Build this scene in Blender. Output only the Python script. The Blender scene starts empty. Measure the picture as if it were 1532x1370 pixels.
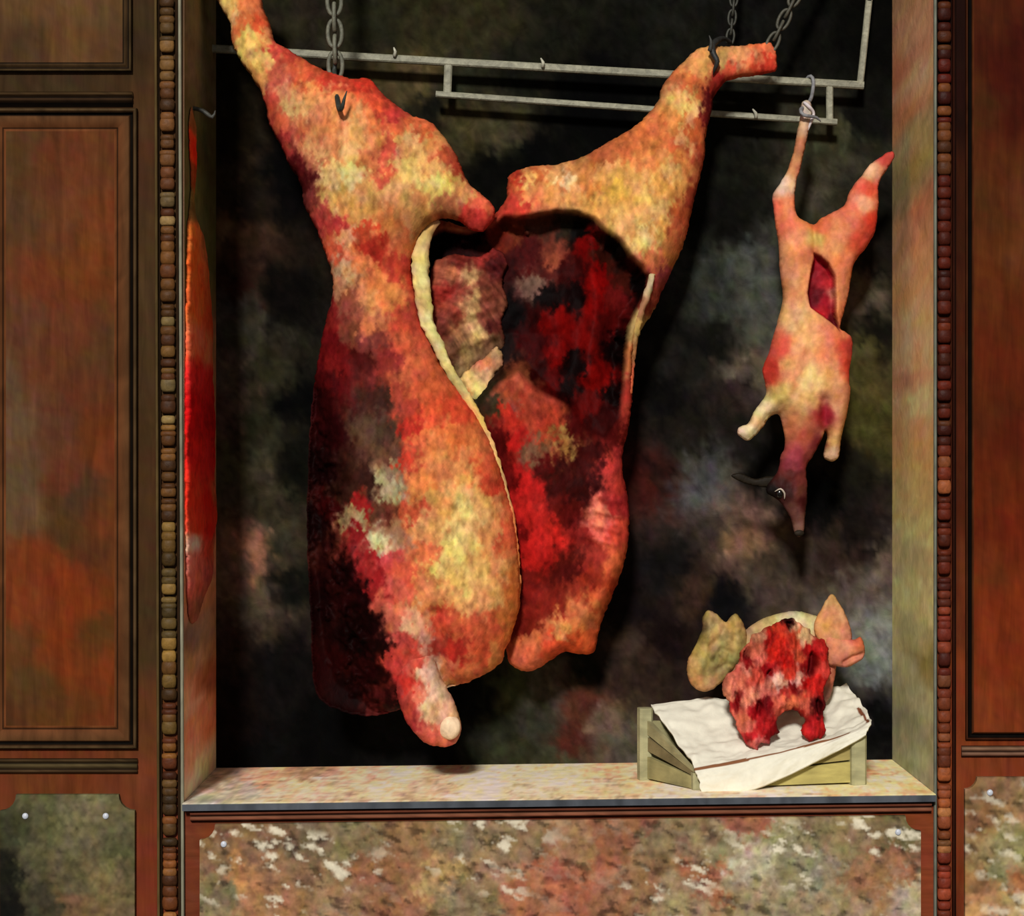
import bpy, math, random
import numpy as np
from mathutils import Vector, geometry
random.seed(7)
RS = np.random.RandomState(11)
C = bpy.context.scene.collection
PI = math.pi
# ------------------------------------------------------------------ space
D = 4.2            # camera to shopfront
K = 0.0013         # metres per picture pixel on the shopfront plane (y = 0)
ZC = 1.5           # eye height
DEPTH = 0.458      # depth of the display recess
CX, CY = 766.0, 685.0
def PX(px, y=0.0): return (np.asarray(px, float) - CX) * K * (D + y) / D
def PZ(py, y=0.0): return ZC + (CY - np.asarray(py, float)) * K * (D + y) / D
def P(px, py, y=0.0): return Vector((float(PX(px, y)), float(y), float(PZ(py, y))))
def slant(px): return (CX - np.asarray(px, float)) * 0.0125     # the old sill is not quite level
def sill_z(x): return ZC + (CY - (1193 + (-(x / K)) * 0.0125)) * K
def lin(c):
    c = np.asarray(c, float) / 255.0
    return np.where(c <= 0.04045, c / 12.92, ((c + 0.055) / 1.055) ** 2.4)
# ------------------------------------------------------------------ noise
_T = RS.rand(256, 256)
def vn(x, y):
    x = np.asarray(x, float); y = np.asarray(y, float)
    xi = np.floor(x).astype(int); yi = np.floor(y).astype(int)
    fx = x - xi; fy = y - yi
    fx = fx * fx * (3 - 2 * fx); fy = fy * fy * (3 - 2 * fy)
    a = _T[xi % 256, yi % 256]; b = _T[(xi + 1) % 256, yi % 256]
    c = _T[xi % 256, (yi + 1) % 256]; d = _T[(xi + 1) % 256, (yi + 1) % 256]
    return (a * (1 - fx) + b * fx) * (1 - fy) + (c * (1 - fx) + d * fx) * fy
def fbm(x, y, o=4):
    s = 0; w = 0.5; t = 0
    for i in range(o):
        s = s + w * vn(x * 2 ** i + 17.3 * i, y * 2 ** i + 5.1 * i); t += w; w *= 0.55
    return s / t
# ------------------------------------------------------------------ colour from patches of tissue, stain, wear and painted shade
def patches(pts, warp=14, soft=9, gain=1.0, vary=0.22, streak=(9, 18), power=2.0, seed=0.0, hue=1.0, fine=0.0):
    Q = np.array([(p[0], p[1]) for p in pts], float)
    L = np.array([lin(p[2]) for p in pts], float) ** 0.5
    def f(x, y):
        x = np.asarray(x, float); y = np.asarray(y, float)
        s = seed
        wx = x + warp * 2 * (fbm(x / 34 + 3.1 + s, y / 34) - .5) + warp * 1.1 * (fbm(x / 11, y / 11 + 9 + s) - .5)
        wy = y + warp * 2 * (fbm(x / 34 + 50, y / 34 + 7 + s) - .5) + warp * 1.1 * (fbm(x / 11 + 31 + s, y / 11) - .5)
        if fine:
            wx += fine * 2 * (fbm(x / 4.5 + 13, y / 8 + s, 2) - .5); wy += fine * 3 * (fbm(x / 4.5 + 3, y / 8 + 44 + s, 2) - .5)
        out = np.zeros((len(x), 3))
        for i in range(0, len(x), 6000):
            d2 = (wx[i:i+6000, None] - Q[None, :, 0]) ** 2 + (wy[i:i+6000, None] - Q[None, :, 1]) ** 2
            w = 1.0 / (d2 + soft * soft) ** power
            w /= w.sum(1)[:, None]
            out[i:i+6000] = (w @ L) ** 2
        n = fbm(x / streak[0] + s, y / streak[1] + 2 * s, 4)
        n2 = fbm(x / 4.5 + 40, y / 6.0 + s, 2)
        out *= (1 + vary * 2.2 * (n - .5) + vary * 1.1 * (n2 - .5))[:, None]
        tint = np.stack([fbm(x / 13 + 5 + s, y / 17, 3), fbm(x / 13 + 60, y / 17 + 8 + s, 3), fbm(x / 13 + 21, y / 17 + 90 + s, 3)], 1) - .5
        out *= 1 + tint * [.25 * hue, .5 * hue, .7 * hue]
        return np.clip(out * gain, 0.0004, 0.93)
    return f
def fade(f, k):
    def g(x, y):
        c = f(x, y); l = (c * [.3, .55, .15]).sum(1)[:, None]
        return c * (1 - k) + l * k
    return g
def flat(c, vary=0.25, sx=12, sy=40, gain=1.0):
    l = lin(c)
    def f(x, y):
        n = fbm(np.asarray(x, float) / sx, np.asarray(y, float) / sy, 4)
        return np.clip(l[None, :] * (1 + vary * 2 * (n - .5))[:, None] * gain, 0.0004, 0.93)
    return f
# ------------------------------------------------------------------ materials
def material(name, rough=0.6, spec=0.3, bump=0.3, bscale=60, var=0.25, stretch=(1, 1, 1), metal=0.0, coat=0.0, color=None):
    m = bpy.data.materials.new(name); m.use_nodes = True
    nt = m.node_tree; N = nt.nodes; L = nt.links
    b = N['Principled BSDF']
    b.inputs['Roughness'].default_value = rough
    b.inputs['Specular IOR Level'].default_value = spec
    b.inputs['Metallic'].default_value = metal
    b.inputs['Coat Weight'].default_value = coat
    tc = N.new('ShaderNodeTexCoord'); mp = N.new('ShaderNodeMapping')
    mp.inputs['Scale'].default_value = stretch
    L.new(tc.outputs['Object'], mp.inputs['Vector'])
    nz = N.new('ShaderNodeTexNoise'); nz.inputs['Scale'].default_value = bscale
    nz.inputs['Detail'].default_value = 5; nz.inputs['Roughness'].default_value = 0.6; nz.inputs['Distortion'].default_value = 0.6
    L.new(mp.outputs['Vector'], nz.inputs['Vector'])
    rng = N.new('ShaderNodeMapRange')
    rng.inputs['From Min'].default_value = 0.3; rng.inputs['From Max'].default_value = 0.7
    rng.inputs['To Min'].default_value = 1 - var; rng.inputs['To Max'].default_value = 1 + var
    L.new(nz.outputs['Fac'], rng.inputs['Value'])
    mul = N.new('ShaderNodeVectorMath'); mul.operation = 'SCALE'
    if color is None:
        at = N.new('ShaderNodeAttribute'); at.attribute_name = 'Col'
        L.new(at.outputs['Color'], mul.inputs[0])
    else:
        mul.inputs[0].default_value = tuple(lin(color))
    L.new(rng.outputs['Result'], mul.inputs['Scale'])
    L.new(mul.outputs['Vector'], b.inputs['Base Color'])
    bp = N.new('ShaderNodeBump'); bp.inputs['Strength'].default_value = bump; bp.inputs['Distance'].default_value = 0.004
    L.new(nz.outputs['Fac'], bp.inputs['Height']); L.new(bp.outputs['Normal'], b.inputs['Normal'])
    return m
M_MEAT = material('raw_meat', .6, .03, .35, 60, .18, (1, 1, .55))
M_LAMB = material('skinned_flesh', .6, .1, .25, 90, .10)
M_WOOD = material('old_varnished_wood', .7, .04, .25, 45, .25, (1, 1, .12))
M_WOODH = material('old_varnished_wood_rail', .7, .04, .25, 45, .25, (.12, 1, 1))
M_BEAD = material('carved_gilt_wood', .5, .12, .35, 80, .3)
M_MARBLE = material('veined_marble', .6, .06, .12, 40, .15)
M_STONE = material('stone_reveal', .8, .05, .3, 30, .14)
M_WALL = material('dark_plaster', .95, .05, .5, 26, .35)
M_IRON = material('dull_iron', .55, .35, .4, 70, .35)
M_CLOTH = material('white_linen', .9, .1, .2, 60, .05)
M_CRATE = material('weathered_crate_wood', .85, .1, .4, 40, .22, (.25, .25, 1))
M_SCREW = material('steel_screw', .35, .5, .1, 60, .1, color=(190, 195, 205))
M_EYE = material('dull_eye', .15, .6, 0, 60, .1, color=(10, 7, 6))
M_PAVE = material('grey_pavement', .9, .1, .4, 12, .25, color=(88, 84, 78))
# ------------------------------------------------------------------ objects
def link(name, V, F, cols=None, mat=None, parent=None, smooth=True, label=None, cat=None, group=None, kind=None):
    me = bpy.data.meshes.new(name)
    me.from_pydata([tuple(map(float, v)) for v in V], [], F); me.validate(); me.update()
    if cols is not None:
        a = me.attributes.new('Col', 'FLOAT_COLOR', 'POINT')
        buf = np.ones((len(me.vertices), 4), np.float32); buf[:, :3] = np.asarray(cols)[:len(me.vertices)]
        a.data.foreach_set('color', buf.ravel())
    if smooth: me.polygons.foreach_set('use_smooth', [True] * len(me.polygons))
    if mat: me.materials.append(mat)
    o = bpy.data.objects.new(name, me); C.objects.link(o)
    if parent: o.parent = parent
    tag(o, label, cat, group, kind)
    return o
def tag(o, label=None, cat=None, group=None, kind=None):
    if label: o['label'] = label
    if cat: o['category'] = cat
    if group: o['group'] = group
    if kind: o['kind'] = kind
    return o
def empty(name, loc, label, cat, group=None, kind=None):
    o = bpy.data.objects.new(name, None); C.objects.link(o); o.location = loc
    o.empty_display_size = .05
    return tag(o, label, cat, group, kind)
def adopt(child, parent):
    child.parent = parent; child.matrix_parent_inverse = parent.matrix_basis.inverted(); return child
class MB:
    def __init__(s): s.V = []; s.F = []; s.Cc = []
    def add(s, V, F, cols):
        n = len(s.V); s.V += list(V); s.F += [[i + n for i in f] for f in F]
        s.Cc += [tuple(c) for c in cols]
    def build(s, name, mat, **kw): return link(name, s.V, s.F, np.array(s.Cc), mat, **kw)
def catmull(pts, closed, step):
    pts = [np.array(p, float) for p in pts]; n = len(pts); out = []
    rngs = range(n) if closed else range(n - 1)
    for i in rngs:
        if closed: p0, p1, p2, p3 = pts[i - 1], pts[i], pts[(i + 1) % n], pts[(i + 2) % n]
        else: p0, p1, p2, p3 = pts[max(i - 1, 0)], pts[i], pts[i + 1], pts[min(i + 2, n - 1)]
        m = max(1, int(round(np.linalg.norm((p2 - p1)[:2]) / step)))
        for k in range(m):
            t = k / m
            out.append(.5 * ((2 * p1) + (-p0 + p2) * t + (2 * p0 - 5 * p1 + 4 * p2 - p3) * t * t + (-p0 + 3 * p1 - 3 * p2 + p3) * t ** 3))
    if not closed: out.append(pts[-1])
    return np.array(out)
def inside(poly, x, y):
    r = np.zeros(len(x), bool); n = len(poly)
    for i in range(n):
        x1, y1 = poly[i]; x2, y2 = poly[(i + 1) % n]
        if y1 == y2: continue
        c = ((y1 > y) != (y2 > y)) & (x < (x2 - x1) * (y - y1) / (y2 - y1) + x1)
        r ^= c
    return r
def segdist(line, x, y, closed=False):
    best = np.full(len(x), 1e9); L = list(line) + ([line[0]] if closed else [])
    for (a, b), (c, d) in zip(L[:-1], L[1:]):
        dx, dy = c - a, d - b; q = dx * dx + dy * dy + 1e-9
        t = np.clip(((x - a) * dx + (y - b) * dy) / q, 0, 1)
        best = np.minimum(best, (x - a - t * dx) ** 2 + (y - b - t * dy) ** 2)
    return np.sqrt(best)
def fill(outline, h, rough=0.0, smoothline=True):
    """triangulated sheet over a closed outline: points, triangles, number of rim points"""
    B = catmull(outline, True, h) if smoothline else resample(outline, h)
    if rough:
        B = B + rough * (np.stack([fbm(B[:, 0] / 6, B[:, 1] / 6, 3), fbm(B[:, 0] / 6 + 77, B[:, 1] / 6, 3)], 1) - .5)
    x0, y0 = B.min(0); x1, y1 = B.max(0)
    xs = np.arange(x0, x1, h); ys = np.arange(y0, y1, h * .866)
    gx, gy = np.meshgrid(xs, ys); gx[1::2] += h * .5
    gx = gx.ravel(); gy = gy.ravel()
    k = inside(B, gx, gy); gx, gy = gx[k], gy[k]
    k = segdist(B, gx, gy, True) > h * .55; gx, gy = gx[k], gy[k]
    n = len(B)
    pts = [Vector(p) for p in B] + [Vector(p) for p in zip(gx, gy)]
    ed = [(i, (i + 1) % n) for i in range(n)]
    v, e, f, ov, oe, of = geometry.delaunay_2d_cdt(pts, ed, [], 1, 1e-5)
    V = np.array([tuple(p) for p in v])
    rim = np.zeros(len(V), bool)
    for i, o in enumerate(ov):
        if any(q < n for q in o): rim[i] = True
    return V, [list(t) for t in f], rim
def resample(outline, h):
    out = []
    for i in range(len(outline)):
        a = np.array(outline[i], float); b = np.array(outline[(i + 1) % len(outline)], float)
        m = max(1, int(np.linalg.norm(b - a) / h))
        out += [a + (b - a) * k / m for k in range(m)]
    return np.array(out)
def poisson(V, F, rim, h):
    E = set()
    for f in F:
        for a, b in ((0, 1), (1, 2), (2, 0)):
            i, j = f[a], f[b]; E.add((min(i, j), max(i, j)))
    E = np.array(list(E)); I = np.r_[E[:, 0], E[:, 1]]; J = np.r_[E[:, 1], E[:, 0]]
    n = len(V); deg = np.bincount(I, minlength=n).astype(float)
    ln = ((V[I] - V[J]) ** 2).sum(1); m2 = np.bincount(I, ln, minlength=n)
    free = ~rim
    b = np.where(free, m2 / 4, 0.0)
    A = lambda u: np.where(free, deg * u - np.bincount(I, u[J] * free[J], minlength=n), 0.0)
    u = np.zeros(n); r = b.copy(); p = r.copy(); rs = r @ r
    for _ in range(900):
        Ap = A(p); al = rs / (p @ Ap + 1e-20); u += al * p; r -= al * Ap
        rn = r @ r
        if rn < 1e-9 * (b @ b): break
        p = r + (rn / rs) * p; rs = rn
    return np.sqrt(np.maximum(2 * u, 0)), I, J, deg
def solid(name, outline, yc, mat, colf, h=4, fa=.6, fmax=.13, ba=.5, bmax=.10, feats=(), recess=(), layers=(), rough=2.0,
          bumps=0.004, bscale=(16, 22), tilt=None, mapper=None, **kw):
    """a closed solid swelling to both sides of an outline; fa/ba = roundness, fmax/bmax = greatest half thickness in metres"""
    V, F, rim = fill(outline, h, rough)
    H, I, J, deg = poisson(V, F, rim, h)
    x, y = V[:, 0], V[:, 1]
    hm = H * K
    front = fmax * np.tanh(fa * hm / fmax); back = bmax * np.tanh(ba * hm / bmax)
    fade = np.clip(H / 14.0, 0, 1)
    for line, amp, sig in feats:
        front = front + amp * fade * np.exp(-(segdist(line, x, y) / sig) ** 2)
    for rc in recess:
        poly, dep, edge = rc[:3]
        if len(rc) > 3: dep = dep * rc[3](x, y)
        s = np.where(inside(poly, x, y), segdist(poly, x, y, True) * (.55 + .9 * fbm(x / 14, y / 14 + 8, 3)), 0) / edge
        s = np.clip(s, 0, 1); front = front - dep * fade * (s * s * (3 - 2 * s))
    front = front + fade * bumps * 2 * (fbm(x / bscale[0], y / bscale[1], 3) - .5) + fade * bumps * 5 * (fbm(x / 48, y / 60 + 3, 2) - .5)
    front = np.maximum(front, -back * .75 )
    yy = yc if tilt is None else yc + tilt(x, y)
    yf = yy - np.where(rim, 0, front); yb = yy + back
    n = len(V); bi = np.full(n, -1); k = n
    for i in range(n):
        if rim[i]: bi[i] = i
        else: bi[i] = k; k += 1
    if mapper is None:
        X = PX(x, yc); Z = PZ(y, yc)
        fr = np.stack([X, yf, Z], 1); bk = np.stack([X, yb, Z], 1)[~rim]
    else:
        fr = mapper(x, y, np.where(rim, 0, front)); bk = mapper(x, y, -back)[~rim]
    VV = np.r_[fr, bk]
    FF = []
    for a, b, c in F:
        FF.append([a, b, c])
        q = [int(bi[c]), int(bi[b]), int(bi[a])]
        if not (rim[a] and rim[b] and rim[c]): FF.append(q)
    # keep the front towards the street
    a, b, c = FF[0]; nn = np.cross(VV[b] - VV[a], VV[c] - VV[a])
    dirn = np.array([0, -1, 0]) if mapper is None else np.array(kw.pop('facing', (1, 0, 0)))
    if nn @ dirn < 0: FF = [f[::-1] for f in FF]
    kw.pop('facing', None)
    col = colf(x, y)
    for poly, cf, edge in layers:
        s = np.where(inside(poly, x, y), segdist(poly, x, y, True), 0) / edge
        s = np.clip(s, 0, 1)[:, None]
        col = col * (1 - s) + cf(x, y) * s
    cols = np.r_[col, col[~rim]]
    return link(name, VV, FF, cols, mat, **kw)
def tube(pts, rad, seg=8, flat_=1.0, step=None, cols=None, closed=False):
    """round bar through 3-D points; returns V, F"""
    p = np.array([tuple(q) for q in pts], float); r = np.array(rad if np.ndim(rad) else [rad] * len(p), float)
    if step:
        q = np.c_[p, r]; d = np.r_[0, np.cumsum(np.linalg.norm(np.diff(p, axis=0), axis=1))]
        out = []; n = len(q)
        for i in range(n - 1):
            p0, p1, p2, p3 = q[max(i-1, 0)], q[i], q[i+1], q[min(i+2, n-1)]
            m = max(1, int((d[i+1] - d[i]) / step))
            for k in range(m):
                t = k / m
                out.append(.5 * ((2*p1) + (-p0+p2)*t + (2*p0-5*p1+4*p2-p3)*t*t + (-p0+3*p1-3*p2+p3)*t**3))
        out.append(q[-1]); q = np.array(out); p, r = q[:, :3], np.maximum(q[:, 3], 1e-4)
    n = len(p); V = []; F = []
    up = np.array([.13, 1, .07])
    for i in range(n):
        if closed: t = p[(i + 1) % n] - p[i - 1]
        else: t = p[min(i + 1, n - 1)] - p[max(i - 1, 0)]
        t = t / (np.linalg.norm(t) + 1e-12)
        a = np.cross(t, up); a /= np.linalg.norm(a) + 1e-12; b = np.cross(a, t)
        for k in range(seg):
            w = 2 * PI * k / seg
            V.append(p[i] + r[i] * (math.cos(w) * a + flat_ * math.sin(w) * b))
    for i in range(n if closed else n - 1):
        j = (i + 1) % n
        for k in range(seg):
            l = (k + 1) % seg
            F.append([i * seg + k, i * seg + l, j * seg + l, j * seg + k])
    if not closed:
        for e, i in ((-1, 0), (1, n - 1)):
            t = p[i] - p[1 if i == 0 else n - 2]; t /= np.linalg.norm(t) + 1e-12
            V.append(p[i] + t * r[i] * .5); c = len(V) - 1
            for k in range(seg):
                l = (k + 1) % seg
                F.append([i * seg + l, i * seg + k, c] if e < 0 else [i * seg + k, i * seg + l, c])
    return V, F
def tubeobj(name, pts, rad, color, mat, vary=.3, seg=8, flat_=1.0, step=None, closed=False, ragged=0.0, **kw):
    V, F = tube(pts, rad, seg, flat_, step, None, closed)
    V = np.array(V)
    if ragged:
        a = V[:, 0] / K; b = V[:, 2] / K; c = V[:, 1] / K
        V = V + ragged * (np.stack([fbm(a / 5 + c / 7, b / 6, 3), fbm(a / 5 + 40, b / 6 + c / 7, 3), fbm(a / 5 + 80 + c / 7, b / 6, 3)], 1) - .5)
    if callable(color): cols = color(V[:, 0] / K + CX, CY - (V[:, 2] - ZC) / K)
    else: cols = flat(color, vary, 10, 10)(V[:, 0] / K + V[:, 1] / K, V[:, 2] / K)
    return link(name, V, F, cols, mat, **kw)
def ellipsoid(name, c, r, color, mat, vary=.2, n=16, m=10, lump=0.0, **kw):
    V = []; F = []
    for j in range(m + 1):
        th = PI * j / m
        for i in range(n):
            ph = 2 * PI * i / n
            s = 1 + lump * (math.sin(3 * ph + 2 * th) * math.sin(th))
            V.append((c[0] + s * r[0] * math.sin(th) * math.cos(ph), c[1] + s * r[1] * math.sin(th) * math.sin(ph), c[2] + s * r[2] * math.cos(th)))
    for j in range(m):
        for i in range(n):
            k = (i + 1) % n
            F.append([j * n + i, (j + 1) * n + i, (j + 1) * n + k, j * n + k])
    V = np.array(V); cols = flat(color, vary, 5, 5)(V[:, 0] / K, V[:, 2] / K)
    return link(name, V, F, cols, mat, **kw)
def plate(name, outline, yf, yb, colf, mat, h=6, slanted=False, **kw):
    V, F, rim = fill(outline, h, 0, False)
    x, y = V[:, 0], V[:, 1]; col = colf(x, y)
    dy = slant(x) if slanted else 0
    X = PX(x); Z = PZ(y + dy)
    n = len(V)
    VV = list(np.stack([X, np.full(n, yf), Z], 1)); FF = []
    a, b, c = F[0]
    s = np.cross(VV[b] - VV[a], VV[c] - VV[a])[1] > 0
    FF = [f[::-1] if s else f for f in F]
    cnt = {}
    for f in FF:
        for a, b in ((f[0], f[1]), (f[1], f[2]), (f[2], f[0])): cnt[(a, b)] = 1
    be = [e for e in cnt if (e[1], e[0]) not in cnt]
    mp = {}; cols = list(col)
    for a, b in be:
        for q in (a, b):
            if q not in mp: mp[q] = len(VV); VV.append(np.array([X[q], yb, Z[q]])); cols.append(col[q])
    for a, b in be: FF.append([b, a, mp[a], mp[b]])
    return link(name, VV, FF, np.array(cols), mat, smooth=False, **kw)
def grid_slab(mb, x0, y0, x1, y1, yf, yb, step, colf, slanted=False):
    nx = max(1, int(abs(x1 - x0) / step)); ny = max(1, int(abs(y1 - y0) / step))
    gx, gy = np.meshgrid(np.linspace(x0, x1, nx + 1), np.linspace(y0, y1, ny + 1))
    gx = gx.ravel(); gy = gy.ravel(); col = colf(gx, gy); w = nx + 1
    Z = PZ(gy + (slant(gx) if slanted else 0)); X = PX(gx)
    V = [(X[i], yf, Z[i]) for i in range(len(gx))]; F = []
    for j in range(ny):
        for i in range(nx): F.append([j * w + i, (j + 1) * w + i, (j + 1) * w + i + 1, j * w + i + 1])
    loop = [i for i in range(w)] + [j * w + nx for j in range(1, ny + 1)] + [ny * w + i for i in range(nx - 1, -1, -1)] + [j * w for j in range(ny - 1, 0, -1)]
    b0 = len(V); cc = list(col)
    for i in loop: V.append((X[i], yb, Z[i])); cc.append(col[i])
    m = len(loop)
    for k in range(m): F.append([loop[k], loop[(k + 1) % m], b0 + (k + 1) % m, b0 + k])
    F.append([b0 + k for k in range(m)])
    mb.add(V, F, cc)
def run(mb, axis, prof, a, b, colf=None, step=12, slanted=False, lean=0.0):
    """moulding run: prof = [(across px, y metres, colour)], along the other axis from a to b (px)"""
    n = max(1, int(abs(b - a) / step)); m = len(prof); V = []; cc = []; F = []
    for i in range(n + 1):
        t = a + (b - a) * i / n
        for (q, y, c) in prof:
            px, py = (q + lean * (t - 685), t) if axis == 'v' else (t, q)
            if slanted: py = py + float(slant(px))
            V.append(tuple(P(px, py, 0) + Vector((0, y, 0))))
            f = colf(px, py) if colf else 1.0
            nz = float(fbm(np.array(px / 14 + y * 300), np.array(py / 14.), 3))
            cc.append(np.clip(lin(c) * f * .75 * (0.6 + .8 * nz), .0004, .93))
    for i in range(n):
        for k in range(m - 1): F.append([i * m + k, i * m + k + 1, (i + 1) * m + k + 1, (i + 1) * m + k])
    F.append([k for k in range(m)][::-1]); F.append([n * m + k for k in range(m)])
    if axis == 'v': F = [f[::-1] for f in F]
    mb.add(V, F, cc)
def ring(mb, x0, y0, x1, y1, prof, colf=None, step=14):
    """mitred moulding round a rectangle: prof = [(inset px, y metres, colour)]"""
    def side(p, q, nrm):
        L = math.hypot(q[0] - p[0], q[1] - p[1]); n = max(1, int(L / step)); m = len(prof); V = []; cc = []; F = []
        dx, dy = (q[0] - p[0]) / L, (q[1] - p[1]) / L
        for i in range(n + 1):
            for (s, y, c) in prof:
                t = s + (L - 2 * s) * i / n
                px = p[0] + dx * t + nrm[0] * s; py = p[1] + dy * t + nrm[1] * s
                V.append(tuple(P(px, py, 0) + Vector((0, y, 0))))
                f = colf(px, py) if colf else 1.0
                nz = float(fbm(np.array(px / 16.), np.array(py / 16.), 3))
                cc.append(np.clip(lin(c) * f * .68 * (.55 + .9 * nz), .0004, .93))
        for i in range(n):
            for k in range(m - 1): F.append([i * m + k, i * m + k + 1, (i + 1) * m + k + 1, (i + 1) * m + k])
        mb.add(V, F, cc)
    side((x0, y0), (x1, y0), (0, 1)); side((x1, y0), (x1, y1), (-1, 0)); side((x1, y1), (x0, y1), (0, -1)); side((x0, y1), (x0, y0), (1, 0))
def bar(mb, p, q, w, t, colf, n=8, up=(0, 1, 0)):
    """square bar between two 3-D points, w tall, t deep"""
    p = np.array(p); q = np.array(q); d = (q - p) / np.linalg.norm(q - p)
    a = np.array(up, float); a -= d * (a @ d); a /= np.linalg.norm(a); b = np.cross(d, a)
    V = []; F = []; bev = .18
    cs = [(-.5, -.5 + bev), (-.5 + bev, -.5), (.5 - bev, -.5), (.5, -.5 + bev), (.5, .5 - bev), (.5 - bev, .5), (-.5 + bev, .5), (-.5, .5 - bev)]
    for i in range(n + 1):
        c = p + (q - p) * i / n
        for u, v in cs: V.append(c + a * t * u + b * w * v)
    for i in range(n):
        for k in range(8): F.append([i * 8 + k, i * 8 + (k + 1) % 8, (i + 1) * 8 + (k + 1) % 8, (i + 1) * 8 + k])
    F.append(list(range(8))[::-1]); F.append([n * 8 + k for k in range(8)])
    V = np.array(V); mb.add(V, F, colf(V[:, 0] / K + 3 * V[:, 1] / K, V[:, 2] / K))
# ================================================================== SETTING
XL, XR = -420, 1960
TOP, BOT = -420, 1745           # picture rows of the top of the shopfront and of the plinth
OPL, OPR = 275, 1397
S = 'structure'
wl = patches([(60, 20, (84, 60, 36)), (60, 125, (66, 48, 27)), (220, 40, (64, 46, 26)), (222, 200, (78, 48, 27)), (222, 360, (80, 56, 32)), (222, 560, (72, 50, 28)),
              (222, 760, (74, 48, 26)), (222, 950, (70, 50, 27)), (222, 1080, (98, 55, 28)), (100, 1128, (110, 52, 26)), (220, 1180, (118, 60, 34)), (100, 1172, (116, 60, 30)),
              (222, 1300, (122, 52, 30)), (222, 1370, (124, 54, 32)), (250, 1360, (120, 52, 32)), (-200, 600, (96, 54, 30)), (-200, 1300, (112, 55, 30)), (285, 1230, (128, 60, 38)), (285, 1360, (125, 58, 36))], 10, 20, .74, .2, (7, 60))  # darker upper points paint the light falling off up the facade
mb = MB(); grid_slab(mb, XL, TOP, 274.3, BOT, 0, .05, 12, wl)
mb.build('wall_left', M_WOOD, kind=S, label='brown timber shopfront with painted light falloff left of the window', cat='wall', smooth=False)
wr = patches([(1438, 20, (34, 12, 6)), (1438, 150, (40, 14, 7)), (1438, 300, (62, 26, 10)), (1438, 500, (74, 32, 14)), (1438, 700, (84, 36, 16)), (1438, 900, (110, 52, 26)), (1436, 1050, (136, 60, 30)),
              (1440, 1140, (140, 64, 32)), (1500, 1110, (140, 60, 28)), (1500, 1145, (138, 64, 34)), (1432, 1250, (132, 60, 32)), (1432, 1370, (128, 58, 32)), (1800, 300, (74, 28, 12)), (1800, 1000, (118, 52, 26)), (1800, 1400, (120, 54, 28))], 8, 20, .62, .2, (7, 60))  # dark top to bright foot: light falloff put into the colour
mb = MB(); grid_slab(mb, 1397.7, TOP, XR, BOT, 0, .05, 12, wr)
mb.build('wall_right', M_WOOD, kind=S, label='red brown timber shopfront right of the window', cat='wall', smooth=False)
# apron below the window
ap = patches([(286, 1240, (124, 60, 38)), (286, 1370, (120, 58, 36)), (1384, 1230, (140, 66, 38)), (1384, 1370, (136, 66, 40)), (500, 1224, (112, 52, 32)), (800, 1222, (110, 50, 30)), (1100, 1216, (120, 54, 32)), (700, 1500, (110, 54, 32))], 6, 20, .72, .2, (40, 8))
mb = MB(); grid_slab(mb, 275, 1206, 1397, BOT, 0.002, .05, 12, ap)
mb.build('wall_front', M_WOODH, kind=S, label='red brown timber apron under the window sill', cat='wall', smooth=False)
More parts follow.
